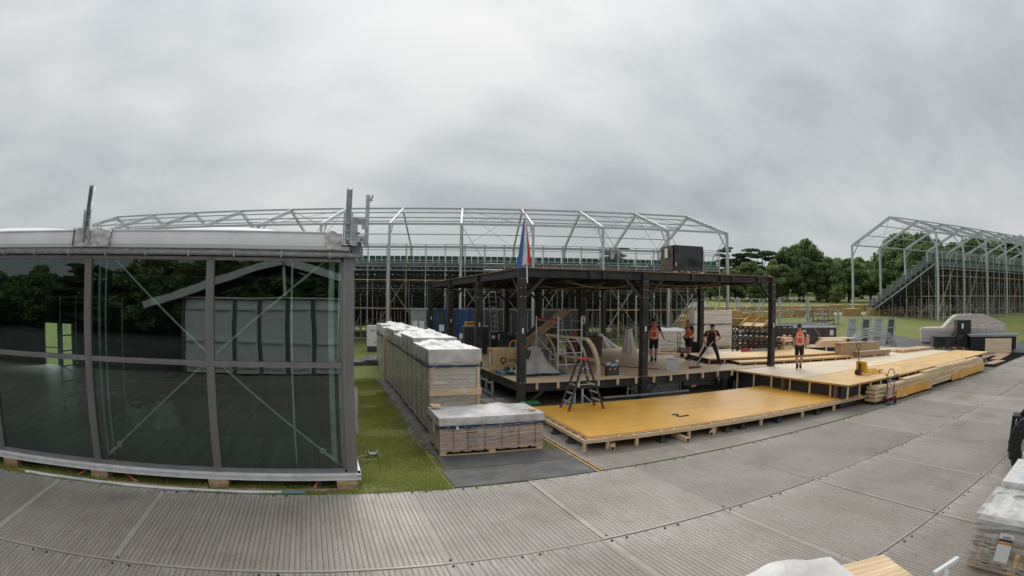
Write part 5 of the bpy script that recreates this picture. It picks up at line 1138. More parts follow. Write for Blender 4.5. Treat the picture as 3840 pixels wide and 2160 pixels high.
t = thing('aluminium_ladder', 'aluminium ladder standing upright against the rear of the steel frame', 'ladder', (9.85, 30.0, 0), 0)
for x in (0, .42): part('stile', MB().bar((x, 0, .1), (x, 1.0, 4.0), .04, .06), alu, t)
for i in range(13): part('rung', MB().bar((0, .0+.075*i+.05, .3+.29*i), (.42, .075*i+.05, .3+.29*i), .03), alu, t)
t = thing('blue_lift_container', 'blue framed container body with blue posts and rails behind the wrapped stacks', 'container', at(7.5, 36.4), R(-6)); part('body', MB().box(0, 3.4, 0, 1.6, .2, 2.5), charcoal, t)
for x in (.35, 1.0, 1.75, 2.7): part('blue_post', MB().box(x-.06, x+.06, -.12, -.01, .1, 2.62), blue, t)
for z in (.4, 1.4, 2.5): part('blue_rail', MB().box(.35, 1.0, -.14, -.125, z-.05, z+.05), blue, t)
part('blue_side', MB().box(1.85, 2.6, -.08, -.01, .9, 2.5), blue, t); part('notice', MB().box(.5, .85, -.15, -.135, 1.0, 1.45), white_p, t); part('label', MB().box(1.9, 2.2, -.1, -.085, .5, .85), white_p, t)
t = thing('white_toilet_unit', 'pale grey and white cabinet unit standing left of the blue container', 'cabinet', at(6.1, 36.6), R(-6)); part('carcass', MB().box(0, 1.05, 0, 1.2, .1, 2.45), cabin, t)
for x in (.12, .58): part('door', MB().box(x, x+.34, -.03, -.002, .2, 1.7), white_p, t)
part('roof_strip', MB().box(-.05, 1.1, -.06, 1.25, 2.46, 2.56), mat('pale_teal', (.30,.42,.44), .5), t)
solo('dark_cabin', MB().box(0, 9, 0, 2.2, 0, 2.35).box(-.05, 9.05, -.05, 2.25, 2.36, 2.5), charcoal, 'long dark grey cabin under the rear grandstand', 'cabin', at(10.5, 38.2), R(-15.2))
solo('yellow_machine', MB().box(0, .9, 0, .7, .3, .75).box(.1, .7, .1, .6, .75, 1.0), yellow, 'yellow machine top showing behind the black cabinet', 'machine', (8.3, 30.5, 1.3))
t = thing('white_generator', 'white generator cabinet with red lettering at the far end of the lawn', 'generator', at(2.85, 33.6), R(-8)); part('base', MB().box(0, .95, 0, .9, 0, .35), charcoal, t); part('cabinet', MB().box(-.02, .97, -.02, .92, .36, 1.62), white_p, t); text(t, 'aggreko', .18, ink_r, (.2, -.03, 1.3), FRONT); part('door_mark', MB().ring((.55, -.028, .6), .06, .08, 'y', .004), charcoal, t)
lump([(0,.15),(.6,.42),(1.4,.3),(2.3,.45),(3.0,.15)], 1.4, mat('dark_grey_tarp', (.10,.105,.11), .6, 0, .25, 3, .6), 'crumpled dark grey tarpaulin on the grass before the white generator', 'crumpled_tarpaulin', 'tarpaulin', (.75, 27.8, .02), R(8), 9, .16)
t = thing('wire_reel', 'small wire reel with loose cable lying on the grass near the pavilion corner', 'cable reel', (.95, 11.62, 0), R(10)); part('hub', MB().tube((0, 0, .07), (.2, 0, .07), .035, 10), galv, t)
for x in (0, .2): part('flange', MB().tube((x-.008, 0, .075), (x+.008, 0, .075), .07, 14), galv, t)
part('loose_wire', MB().path([(.1+.28*math.cos(a)-.1, -.05+.18*math.sin(a), .015) for a in [i*.4 for i in range(14)]], .006, 4), cable_m, t)
def f5(u, v): return (.02+.22*u*(1-.35*v*0)+.03*noise.noise(Vector((u*3, v*4, 1))), .06*noise.noise(Vector((u*4, v*3, 6)))+.25*u, .25+1.15*(1-v))
tarp((.60, 12.6, 0), f5, sheet_g, 'upright clear plastic wrapped panel edge showing past the pavilion corner', 'plastic_wrapped_panel', 8)

# things under the deck
t = thing('corrugated_panel', 'grey corrugated metal panels standing under the deck right of the second post', 'metal panels', (10.95, 17.0, .02), R(-6))
for i in range(7): part('corrugation', MB().box(0, 2.1, -.03 if i % 2 else .0, .05, .03+i*.075, .10+i*.075), galv, t)
part('post', MB().box(2.12, 2.18, -.05, .05, 0, .60), galv, t)
t = thing('corrugated_panel', 'second group of grey corrugated panels under the deck, farther right', 'metal panels', (14.0, 17.7, .02), R(-25))
for i in range(6): part('corrugation', MB().box(0, 1.5, -.03 if i % 2 else .0, .05, .03+i*.075, .10+i*.075), galv, t)
t = thing('under_deck_trestle', 'black steel offcut beams stored under the deck beside the right post', 'steel beams', (14.9, 15.9, .05), R(6)); k = MB(); ibar(k, (0, 0, .42), (2.6, .5, .55), .2, .2); ibar(k, (.2, .6, .3), (2.8, 1.0, .5), .2, .2); part('beam', k, black_steel, t)
for x in (.3, 1.9): part('stand', MB().box(x-.03, x+.03, -.1, -.04, 0, .35).bar((x, -.07, .3), (x+.3, .2, .32), .04), galv, t)
t = thing('grey_trestle', 'grey steel trestle frames stored under the left side of the deck', 'trestle', (5.95, 18.2, .02), R(88))
for x in (0, .8, 1.7): part('leg', MB().box(x, x+.07, -.03, .04, 0, .62), galv, t)
part('rail', MB().box(0, 1.8, -.02, .03, .12, .18).box(0, 1.8, -.02, .03, .5, .56), galv, t)
t = thing('aluminium_props', 'pair of white aluminium props with diagonal struts under the deck behind the ladder', 'props', (7.85, 15.6, .02), R(-3))
for x in (0, .28): part('prop', MB().box(x, x+.06, 0, .06, 0, .62), alu, t); part('strut', MB().bar((x+.03, .03, .45), (x+(.5 if x else -.45), .03, .05), .04), alu, t)
solo('grey_props_long', MB().box(0, 3.4, 0, .06, .0, .05).tube((.9, .03, .05), (.9, .03, .3), .02), galv, 'long grey channel lying on the track behind the golden platform', 'channel', (8.7, 15.15, .35), R(-3.5))
solo('green_tray', MB().box(0, .55, 0, .35, 0, .05).box(.1, .45, .1, .12, .05, .09), mat('green_plastic', (.02,.18,.07), .5), 'green plastic tray on the ground beside the corner post', 'tray', (6.0, 15.35, .30), R(-5))
t = thing('valve_coupling', 'brass pipe coupling with a pink valve wheel under the deck', 'coupling', (13.1, 15.95, .25), 0); part('pipe', MB().tube((-.12, 0, .05), (.12, 0, .08), .035, 8).ball((0, 0, .08), .06), old_wood, t); part('valve_wheel', MB().tube((.14, 0, .12), (.17, 0, .12), .05, 10), mat('pink', (.6,.1,.2), .5), t)
struct('under_deck_track', MB().box(5.6, 17, 15.32, 26, .0, .012), track_d)

# ------------------------------------------------------------------ near foreground
nbk = bundle('wrapped_block_pallet', (6.95, 2.05, .03), R(-86), 1.45, 1.1, .66, wrap_mix, 'film wrapped pallet of timber blocks with a printed label in the bottom right corner', 'wrapped pallet', None, .22, 41, None, .05, capm=clear_film, pal=.12, rough=.10, amp=.05)
for i in range(16):
    for j in range(4):
        part('wood_block', MB().box(.02+i*.088, .098+i*.088, -.03-random.uniform(0, .03), .1, .13+j*.1, .22+j*.1), old_wood if random.random() < .7 else pine, nbk)
part('film_wrap', rbox(1.55, 1.2, .72, .05, 14, 71, .05), clear_film, nbk, smooth=True, loc=(-.05, -.07, 0))
lab = part('label', MB().box(.42, .64, -.155, -.150, .22, .60), white_p, nbk)
part('label_band', MB().box(.42, .64, -.160, -.157, .46, .49), mat('label_orange', (.7,.3,.05), .5), nbk); part('label_band', MB().box(.42, .64, -.160, -.157, .50, .53), ink, nbk); text(nbk, 'osmo', .06, ink, (.47, -.158, .54), FRONT)
bundle('wrapped_block_pallet', (8.15, 2.1, .03), R(-86), 1.6, 1.3, .84, wrap_mix, 'taller sheeted pallet directly behind the labelled pallet in the bottom right corner', 'wrapped pallet', None, .5, 43, None, .08, pal=.12, rough=.14, amp=.05)
bundle('wrapped_block_pallet', (9.6, 2.15, .03), R(-86), 1.6, 1.3, .92, wrap_mix, 'farthest sheeted pallet near the loader wheel at the right edge', 'wrapped pallet', None, .6, 47, None, .08, pal=.12, rough=.14, amp=.05)
t = thing('timber_pile', 'pine beams stacked on a pallet at the bottom edge of the picture', 'timber pile', (3.45, 2.2, 0), R(-22))
part('pallet', pallet_mb(1.5, 1.05, .12), pine, t)
for j in range(6):
    for i in range(6): part('beam', MB().box(-.1+.0+random.uniform(-.02, .02), 1.42+random.uniform(-.03, .03), i*.165, i*.165+.155, .13+j*.105, .23+j*.105), pine_x, t)
def f6(u, v):
    x = -.25+1.05*u; y = -.1+1.25*v; return (x, y+.05*u, .765+.10*math.exp(-((u-.35)**2*8+(v-.95)**2*9))+.02*noise.noise(Vector((x*5, y*5, 3)))-(.3*max(0, .2-u)))
tarp((0, 0, 0), lambda u, v: tuple(Matrix.Rotation(R(-22), 3, 'Z') @ Vector(f6(u, v))+Vector((3.45, 2.2, 0))), sheet, 'white plastic sheet thrown over the pine beams at the bottom edge')
t = thing('white_trolley_handle', 'white tubular trolley handle poking up at the bottom edge of the picture', 'trolley', (4.95, 1.72, 0), R(0))
part('base', MB().box(-.3, .35, -.5, .1, .1, .16), alu, t); part('stem', MB().bar((-.0, -.15, .16), (.18, .02, .80), .05, .05), white_p, t); part('grip', MB().bar((.02, .10, .80), (.42, .0, .84), .05, .05), white_p, t)
for x in (-.2, .25):
    part('wheel', MB().tube((x-.02, -.45, .07), (x+.02, -.45, .07), .07, 12).tube((x-.02, .05, .07), (x+.02, .05, .07), .07, 12), tyre, t)
# loader at the right edge
t = thing('wheel_loader', 'black loader with a big chevron tyre at the right edge of the picture', 'loader', (13.3, 2.72, 0), R(-80))
def big_wheel(y, x):
    k = MB().tube((x, y-.2, .6), (x, y+.2, .6), .56, 28)
    for i in range(22):
        a = i*2*math.pi/22
        for s in (-1, 1):
            aa = a+(0 if s < 0 else math.pi/22); c, e = math.cos(aa), math.sin(aa); c2, e2 = math.cos(aa+.22), math.sin(aa+.22)
            k.bar((x+.59*c, y, .6+.59*e), (x+.585*c2, y+s*.2, .6+.585*e2), .06, .06, up=(c, 0, e))
    wq = part('wheel', k, tyre, t); part('rim', MB().tube((x, y-.21, .6), (x, y+.21, .6), .28, 20), galv, wq)
big_wheel(0, 0); big_wheel(0, 1.9); big_wheel(-1.5, 0); big_wheel(-1.5, 1.9)
part('body', MB().box(-.3, 2.3, -1.25, -.25, .55, 1.3), blk, t); part('cab', MB().box(.7, 1.6, -1.2, -.3, 1.32, 2.2), charcoal, t); part('mudguard', MB().box(-.72, -.64, -.24, .24, .15, .85).box(-.72, -.3, -.24, .24, .84, .9), blk, t)

# ------------------------------------------------------------------ people
def skin(verts, edges, radii, levels=1, root=0):
    me = bpy.data.meshes.new('skin_source'); me.from_pydata([tuple(v) for v in verts], edges, [])
    o = bpy.data.objects.new('skin_source', me); COL.objects.link(o)
    m = o.modifiers.new('s', 'SKIN'); m.use_smooth_shade = True
    for i, r in enumerate(radii): me.skin_vertices[0].data[i].radius = (r, r) if not isinstance(r, tuple) else r
    me.skin_vertices[0].data[root].use_root = True
    s = o.modifiers.new('b', 'SUBSURF'); s.levels = levels
    dg = bpy.context.evaluated_depsgraph_get(); out = bpy.data.meshes.new_from_object(o.evaluated_get(dg)); bpy.data.objects.remove(o); bpy.data.meshes.remove(me)
    out.polygons.foreach_set('use_smooth', [True]*len(out.polygons)); return out
def person(label, loc, rz, J, hair=True, trousers=False, group='workers in orange vests', emblem=True, scale=1.0, open_front=False):
    """J: joints in local metres, the person faces -y"""
    t = thing('person', label, 'person', loc, rz, group); t.scale = (scale,)*3
    g_ = lambda k_: Vector(J[k_])
    V = []; E = []; Rr = []
    def add(p, r, par=None):
        V.append(Vector(p)); Rr.append(r)
        if par is not None: E.append((par, len(V)-1))
        return len(V)-1
    pel = add(g_('pelvis'), (.15, .11)); sp = add(g_('pelvis').lerp(g_('chest'), .5), (.135, .10), pel); ch = add(g_('chest'), (.138, .092), sp); nb_ = add(g_('neck'), .062, ch)
    hd = g_('head'); fw = (g_('nose')-hd).normalized()
    h1 = add(hd-Vector((0, 0, .05))+fw*.012, .075, nb_); h2 = add(hd+Vector((0, 0, .03)), (.085, .098), h1); add(hd+Vector((0, 0, .09))-fw*.01, .06, h2)
    for s in 'lr':
        sh = add(g_(s+'sh'), .062, ch); el = add(g_(s+'el'), .043, sh); wr = add(g_(s+'wr'), .028, el)
        d = (g_(s+'wr')-g_(s+'el')).normalized(); side = d.cross(Vector((0, 1, .1))).normalized(); nr = d.cross(side).normalized()
        pm = add(g_(s+'wr')+d*.07, .034, wr)
        for q in range(4):
            off = side*(q-1.5)*.019; kn = add(V[pm]+d*.035+off, .0095, pm); k2 = add(V[kn]+d*(.036+.004*(q in (1, 2)))+nr*.012, .0085, kn); add(V[k2]+d*.018+nr*.022, .0075, k2)
        th = add(g_(s+'wr')+d*.045+side*.038, .0105, wr); add(V[th]+d*.03+side*.01+nr*.02, .009, th)
        hp = add(g_(s+'hip'), .095, pel); kn = add(g_(s+'kn'), .062, hp); cf = add(g_(s+'kn').lerp(g_(s+'an'), .35)+Vector((0, .012, 0)), .058, kn); an = add(g_(s+'an'), .04, cf); add(g_(s+'toe'), .04, an)
    part('body', skin(V, E, Rr, 1, 0), None, t).data.materials.append(skin_m)
    def cloth(name, pts, rad, m, edges=None):
        me = skin(pts, edges or [(i, i+1) for i in range(len(pts)-1)], rad, 1, 0); me.materials.append(m); return part(name, me, None, t)
    cloth('shirt', [g_('pelvis')+Vector((0, 0, .06)), V[sp], V[ch], g_('lsh'), g_('lsh').lerp(g_('lel'), .75), g_('rsh'), g_('rsh').lerp(g_('rel'), .75)], [(.168, .128), (.160, .128), (.178, .142), .080, .060, .080, .060], cloth_k, [(0,1),(1,2),(2,3),(3,4),(2,5),(5,6)])
    lowers = []; frac = 1.0
    if trousers: cloth('trousers', [g_('pelvis'), g_('lhip'), g_('lkn'), g_('lan')+Vector((0,0,.03)), g_('rhip'), g_('rkn'), g_('ran')+Vector((0,0,.03))], [(.162,.122), .108, .078, .064, .108, .078, .064], cloth_k, [(0,1),(1,2),(2,3),(0,4),(4,5),(5,6)])
    else: cloth('shorts', [g_('pelvis'), g_('lhip'), g_('lhip').lerp(g_('lkn'), .95), g_('rhip'), g_('rhip').lerp(g_('rkn'), .95)], [(.165,.125), .112, .098, .112, .098], cloth_k, [(0,1),(1,2),(0,3),(3,4)])
    for s in 'lr': 
        a, b = g_(s+'an'), g_(s+'toe'); cloth('boot', [a+Vector((0, 0, .11)), a+Vector((0, 0, -.01)), a.lerp(b, .5)-Vector((0,0,.01)), b], [.056, .062, .054, .046], tyre)
        if not trousers: cloth('sock', [a+Vector((0, 0, .05)), a+Vector((0, 0, .17))], [.052, .05], cloth_k)
    # vest: a tube lofted round the trunk
    p0, p1 = g_('pelvis')+Vector((0, 0, -.02)), g_('neck')-Vector((0, 0, .03)); ax = (p1-p0).normalized(); xr = (g_('rsh')-g_('lsh')); xr = (xr-ax*xr.dot(ax)).normalized(); yb = ax.cross(xr).normalized()
    prof = [(0, .205, .160), (.18, .198, .152), (.42, .192, .146), (.62, .205, .152), (.78, .215, .148), (.90, .175, .120), (1.0, .10, .09)]
    def rad(v):
        for (a, x, y), (b, x2, y2) in zip(prof, prof[1:]):
            if v <= b+1e-6: q = (v-a)/(b-a); return x+(x2-x)*q, y+(y2-y)*q
    def surf(u, v, o=0):
        if open_front: u = .38+.74*u
        a = 2*math.pi*u; rx, ry = rad(min(1, max(0, v))); f_ = 1+.03*noise.noise(Vector((u*9, v*6, len(label)))); cc_, ss = math.cos(a), math.sin(a)
        return p0.lerp(p1, v)+xr*(rx*f_+o)*cc_+yb*(ry*f_+o)*ss
    part('vest', MB().grid(lambda u, v: surf(u, v), 24, 12), vest_m, t, smooth=True)
    if open_front: part('shirt_front', MB().grid(lambda u, v: surf(-.37+.37*u, v, .002), 10, 12), cloth_k, t, smooth=True)
    for v0, v1 in ((.10, .17), (.60, .67)): part('reflective_band', MB().grid(lambda u, v: surf(u, v0+(v1-v0)*v, .004), 24, 1), band_m, t, smooth=True)
    for u0 in (.14, .33, .64, .83): part('reflective_band', MB().grid(lambda u, v: surf(u0+.03*u, (.60 if u0 < .5 else .17)+(.95-(.60 if u0 < .5 else .17))*v, .005), 1, 8), band_m, t, smooth=True)
    if emblem:
        k = MB()
        ctr_v, sg = .38, .75
        pts = [(.055*math.cos(a), .055*math.sin(a)) for a in [i*math.pi/7 for i in range(15)]]
        H_ = (p1-p0).length
        q = [surf(sg+x/1.1, ctr_v+y/H_, .010) for x, y in pts]; k.path(q, .009, 5); k.tube(surf(sg+.02, ctr_v-.05/H_, .010), surf(sg+.055, ctr_v-.085/H_, .010), .009, 5)
        part('emblem', k, mat('emblem_dark', (.25,.03,.02), .6) if 'emblem_dark' not in bpy.data.materials else bpy.data.materials['emblem_dark'], t)
    # head details
    up = Vector((0, 0, 1)); rt = fw.cross(up).normalized()
    part('nose', MB().ball(hd+fw*.098-up*.0, .016, 6, 5), skin_m, t, smooth=True)
    for s in (-1, 1):
        part('ear', MB().ball(hd+rt*s*.086, .022, 6, 5, (.5, 1, 1.3)), skin_m, t, smooth=True); part('eye', MB().ball(hd+fw*.084+rt*s*.032+up*.028, .009, 6, 5), ink, t)
    part('mouth', MB().bar(hd+fw*.088-up*.045-rt*.02, hd+fw*.088-up*.045+rt*.02, .006), mat('lips', (.3,.1,.08), .5) if 'lips' not in bpy.data.materials else bpy.data.materials['lips'], t)
    if hair: part('hair', MB().ball(hd+up*.055-fw*.02, .103, 12, 8, (.94, .98, .82)), hair_m, t, smooth=True)
    return t
def base(**k):
    J = dict(pelvis=(0,0,.96), chest=(0,.0,1.33), neck=(0,.01,1.52), head=(0,-.01,1.66), nose=(0,-.2,1.65), lsh=(.19,.01,1.43), rsh=(-.19,.01,1.43), lel=(.25,.04,1.15), rel=(-.25,.04,1.15), lwr=(.26,-.08,.92), rwr=(-.26,-.08,.92),
             lhip=(.09,0,.90), rhip=(-.09,0,.90), lkn=(.11,-.02,.50), rkn=(-.11,-.02,.50), lan=(.11,.03,.09), ran=(-.11,.03,.09), ltoe=(.13,-.12,.045), rtoe=(-.13,-.12,.045)); J.update(k); return J
# local +x is the person's left; rz=180 turns the back to the camera
p1 = base(head=(.02,-.01,1.67), nose=(-.12,-.17,1.65), lel=(.33,.0,1.19), rel=(-.33,.02,1.19), lwr=(.36,-.18,1.06), rwr=(-.42,-.16,1.02), lan=(.07,.06,.09), ran=(-.09,-.06,.09), ltoe=(.09,-.1,.045), rtoe=(-.12,-.22,.045))
person('worker in orange vest and black shorts standing with his back turned, between two steel posts', (13.85, 19.75, DK), R(180-30), p1, scale=1.07)
p2 = base(chest=(0,.02,1.33), head=(0,-.05,1.67), nose=(0,-.25,1.66), lel=(.24,.10,1.16), rel=(-.24,.10,1.16), lwr=(.18,-.12,1.03), rwr=(-.18,-.12,1.03), lkn=(.1,-.03,.5), lan=(.1,-.02,.09), ltoe=(.1,-.17,.045), ran=(-.1,.05,.09))
person('bald worker in orange vest and black shorts seen from the side, facing left', (15.85, 19.75, DK), R(-95), p2, hair=False, emblem=False, scale=1.06)
p3 = base(pelvis=(0,.10,.86), chest=(-.02,-.08,1.19), neck=(-.02,-.17,1.36), head=(-.01,-.27,1.46), nose=(.02,-.42,1.36), lsh=(.19,-.12,1.29), rsh=(-.22,-.10,1.27), lel=(.34,-.16,1.05), lwr=(.16,-.34,.98), rel=(-.36,-.20,1.02), rwr=(-.28,-.38,.78), lhip=(.10,.10,.82), rhip=(-.10,.10,.82), lkn=(.24,-.02,.45), rkn=(-.34,.0,.47), lan=(.34,.0,.09), ran=(-.50,.12,.09), ltoe=(.46,-.12,.045), rtoe=(-.60,-.02,.045))
person('dark haired worker in black trousers leaning forward and pushing a floor broom', (15.35, 17.55, DK), R(-32), p3, trousers=True, emblem=False, scale=1.08, open_front=True)
p4 = base(head=(.03,-.01,1.66), nose=(.02,-.2,1.64), lel=(.27,-.02,1.17), rel=(-.26,.0,1.17), lwr=(.24,-.20,1.05), rwr=(-.27,-.06,.94), lan=(.07,.08,.10), ran=(-.07,-.06,.09), ltoe=(.09,-.08,.045), rtoe=(-.09,-.20,.045))
person('worker in bright orange vest and shorts walking away alone on the long deck', (17.1, 14.0, .835), R(180-48), p4, scale=1.0)
p5 = base(pelvis=(0,.1,.8), chest=(0,-.1,1.1), neck=(0,-.2,1.28), head=(0,-.28,1.38), nose=(-.1,-.43,1.28), lsh=(.19,-.14,1.2), rsh=(-.19,-.14,1.2), lel=(.26,-.3,.98), rel=(-.26,-.3,.98), lwr=(.15,-.45,.85), rwr=(-.15,-.45,.85))
person('worker in orange vest stooping behind the large brown crate', (12.7, 25.2, DK), R(100), p5, emblem=False)
person('worker in orange vest half hidden behind the black equipment cabinet', (8.75, 29.2, DK), R(-60), p5, emblem=False)

# ------------------------------------------------------------------ grandstands and tent frames
TH = R(-15.2)
def tent(loc, i0, i1, label, z_e, z_r, W2=15.0, far_full=True):
    t = thing('tent_frame', label, 'tent frame', loc, TH)
    def sec(m, p, q, w_=.16, h_=.26): m.bar(p, q, w_, h_)
    for i in range(i0, i1+1):
        x = 5*i
        part('near_column', MB().box(x-.085, x+.085, -.10, .10, 0, z_e), tent_alu, t)
        part('far_column', MB().box(x-.10, x+.10, W2-.12, W2+.12, 0, z_e), tent_alu, t)
        part('rafter', MB().bar((x, 0, z_e), (x, W2/2, z_r), .13, .30), tent_alu, t); part('rafter', MB().bar((x, W2/2, z_r), (x, W2, z_e), .13, .30), tent_alu, t)
        part('eaves_brace', MB().bar((x, 0, z_e-1.3), (x, 1.5, z_e+.32), .08, .12).bar((x, W2, z_e-1.3), (x, W2-1.5, z_e+.32), .08, .12), tent_alu, t)
    for i in range(i0, i1):
        x = 5*i
        k = MB()
        for f_, hh_ in ((0, .14), (.36, .08), (.7, .08), (1, .14)):
            k.bar((x, W2/2*f_, z_e+(z_r-z_e)*f_+.08), (x+5, W2/2*f_, z_e+(z_r-z_e)*f_+.08), .10, hh_)
            if f_ < 1: k.bar((x, W2-W2/2*f_, z_e+(z_r-z_e)*f_+.08), (x+5, W2-W2/2*f_, z_e+(z_r-z_e)*f_+.08), .10, hh_)
        part('purlins', k, tent_alu, t)
        if i in (i0, i1-1, 1, -2, i1-2-(i1 > 6)*3):
            k = MB().tube((x, .1, z_e), (x+5, W2/2, z_r), .02, 4).tube((x+5, .1, z_e), (x, W2/2, z_r), .02, 4).tube((x, W2-.1, z_e), (x+5, W2/2, z_r), .02, 4).tube((x+5, W2-.1, z_e), (x, W2/2, z_r), .02, 4).tube((x, 0, z_e), (x+5, 0, .6), .02, 4).tube((x+5, 0, z_e), (x, 0, .6), .02, 4)
            part('bracing_wires', k, galv, t)
    return t
tent((4.65, 37.57, .5), -6, 5, 'long white aluminium tent frame without cover over the left grandstand', 8.26, 10.7, 15.65)
tent((51.9, 23.13, 1.66), 0, 10, 'white aluminium tent frame without cover over the right grandstand', 8.5, 10.9, 14.25)
def seat_mb():
    k = MB(); k.box(-.21, .21, .0, .04, .12, .50); k.box(-.21, .21, .04, .42, .10, .14)
    for e in (-.12, -.04, .04, .12): k.box(e-.012, e+.012, -.012, 0, .16, .44)
    k.box(-.19, .19, -.02, .0, .50, .53); return k
seat_me = seat_mb().mesh('seat', seat_green)
SB = 1.37
def stand(loc, nb, rows_, label, aisles=(), near_first=True, colr=scaf, flo=5.35, panels=False):
    """the back row is at y=0 and highest; rows step down towards +y"""
    t = thing('grandstand', label, 'grandstand', loc, TH); L = nb*SB; rise, going = .38, .84
    top = flo
    cnt = 0; far = MB()
    for r in range(rows_):
        z = top-r*rise; y = .35+r*going
        q = MB()
        for b in range(nb): q.box(b*SB+.02, (b+1)*SB-.02, y, y+going+.03, z-.05, z)
        q.box(0, L, y-.03, y, z-.14, z+.02); part('tread', q, tread_metal, t)
        q = MB().box(0, L, y+.02, y+.06, z-rise+.02, z-.12); part('riser', q, seat_dark, t)
        for b in range(nb):
            if b in aisles and r: continue
            for s in range(3):
                x = b*SB+.24+s*.445
                if cnt < 298: part('seat', seat_me, None, t, loc=(x, y+.12, z)); cnt += 1
                else:
                    n0 = len(far.v); src = seat_me
                    far.add([(x+dx, y+.12+dy, z+dz) for dx, dy, dz in ((-.21,0,.1),(.21,0,.1),(.21,0,.52),(-.21,0,.52),(-.21,.4,.1),(.21,.4,.1))], [(0,1,2,3),(0,4,5,1)])
    o = part('seats', far, seat_green, t); o['kind'] = 'stuff'
    for b in aisles:
        q = MB()
        for r in range(rows_): q.box(b*SB+.3, b*SB+1.05, .35+r*going+.4, .35+r*going+.7, top-r*rise-.20, top-r*rise-.17)
        part('aisle_steps', q, alu, t)
    ylines = [0, 2.2, 4.5, 6.8, 9.1, 11.2]
    for b in range(nb+1):
        x = b*SB
        for li, y in enumerate(ylines):
            zt = top+1.32 if li == 0 else top-(y-.35)/going*rise-.12
            if zt < .4: continue
            q = MB().tube((x, y, 0), (x, y, zt if li else top+.0), .038 if li == 0 else .03, 5)
            if li == 0:
                q.tube((x-.035, y, top), (x-.035, y, zt), .025, 5).tube((x+.035, y, top), (x+.035, y, zt), .025, 5)
                for z in [.6+.95*i for i in range(int(top/.95))]: q.box(x-.07, x+.07, y-.06, y+.06, z-.05, z+.05)
            part('standard', q, galv if (b*7+li) % 3 == 0 else rust if (b+li) % 7 == 0 else scaf, t)
        part('raker', MB().bar((x, .3, top-.12), (x, .3+rows_*going, top-rows_*rise-.12), .05, .08), seat_dark, t)
    for li, y in enumerate(ylines):
        for z in (.35, 2.45, 4.45) if li == 0 else (1.0, 2.45, 3.9):
            if li and z > top-(y-.35)/going*rise-.3: continue
            part('ledger', MB().tube((0, y, z), (L, y, z), .034 if li == 0 else .025, 5), rust if (z > 2 and li == 0) else scaf, t)
    for z in (top-.51, top-.23, top+.03, top+.18): part('rear_rail', MB().bar((0, -.02, z), (L, -.02, z), .035, .035 if z > top else .05), galv, t)
    for z in (top+.93, top+1.05, top+1.18, top+1.31): part('guard_rail', MB().tube((0, 0, z), (L, 0, z), .024, 5), galv, t)
    q = MB()
    for b in range(nb):
        for i in range(1, 12): q.box(b*SB+i*.114-.009, b*SB+i*.114+.009, .04, .06, top+.45, top+.93)
    o = part('balusters', q, galv, t); o['kind'] = 'stuff'
    for b in range(0, nb-1, 4):
        part('diagonal', MB().tube((b*SB, -.05, .2), ((b+2)*SB, -.05, top-1.2), .028, 5), rust, t); part('diagonal', MB().tube(((b+3)*SB, 2.2, .2), ((b+1)*SB, 2.2, top-1.6), .028, 5), scaf, t)
        part('diagonal', MB().tube(((b+1)*SB, 0, 2.4), ((b+1)*SB, 4.5, .3), .028, 5), scaf, t)
    q = MB(); rnd = random.Random(5)
    for b in range(nb):
        for y in (1.2, 3.4, 5.6, 8):
            x = b*SB+rnd.uniform(.1, 1.2); q.tube((x, y, 0), (x, y, max(.5, min(2.2, top-y*.45-.4))), .026, 5)
            q.tube((x, y, .2), (x+rnd.uniform(-1.3, 1.3), y+rnd.uniform(-.5, 1.5), 1.4+rnd.uniform(0, .5)), .022, 4)
    o = part('base_struts', q, scaf, t); o['kind'] = 'stuff'
    # side guards at both ends
    for x in (0, L):
        for r in range(rows_):
            z = top-r*rise; y = .35+r*going; q = MB().tube((x, y, z), (x, y, z+1.05), .025, 5).tube((x, y, z+1.05), (x, y+going*.85, z+1.05), .025, 5).tube((x, y+going*.85, z+1.05), (x, y+going*.85, z), .025, 5)
            part('side_guard', q, galv, t)
            if panels: part('guard_panel', MB().box(x-.01, x+.01, y+.1, y+going*.75, z+.1, z+.95), mat('mesh_panel', (.13,.14,.14), .6) if 'mesh_panel' not in bpy.data.materials else bpy.data.materials['mesh_panel'], t)
        part('side_stringer', MB().bar((x, .2, top-.15), (x, .3+rows_*going, top-rows_*rise-.1), .06, .12), galv, t)
    return t
stand((4.65-18*.965-.262*-.4, 37.57+18*.262-.965*-.4, .5), 31, 13, 'left grandstand of green seats on scaffolding seen from behind', aisles=(18, 26), flo=5.65)
stand((51.9+.3*.965+.262*.6, 23.13-.3*.262+.965*.6, 1.66), 34, 13, 'right grandstand on scaffolding with a stepped side guard', aisles=(7, 16, 25), flo=5.65, panels=True)

# ------------------------------------------------------------------ straw bales
bale_me = MB().box(0, 2.3, 0, .9, 0, .78).mesh('straw_bale', straw); 
def bale_mesh():
    k = rbox(2.3, .9, .8, .07, 8, 2, 0, .05); me = k.mesh('straw_bale', straw); me.materials.append(straw_t)
    for p in me.polygons:
        if p.normal.z > .7: p.material_index = 1
    return me
bale_me = bale_mesh()
def bale_line(pts, label, group):
    first = None; carry = 0
    for a, b in zip(pts, pts[1:]):
        d = math.dist(a, b); ang = math.atan2(b[1]-a[1], b[0]-a[0]); n = int(d/2.36)
        for i in range(n):
            x = a[0]+(b[0]-a[0])*i/n; y = a[1]+(b[1]-a[1])*i/n
            o = link('straw_bale', bale_me, None, (x, y, T(x, y)-.05+random.uniform(0, .05)), ang+random.uniform(-.02, .02)); o.scale = (1, 1, random.uniform(.95, 1.08)); tag(o, label, 'straw bale', group)
bale_line([(-14, 60), (8, 56), (26, 50), (36, 44), (46.0, 41.5), (50, 38.7), (54.3, 33.5), (60, 31), (90, 24)], 'straw bale in the nearer long wall of bales along the course', 'straw bales of the nearer wall')
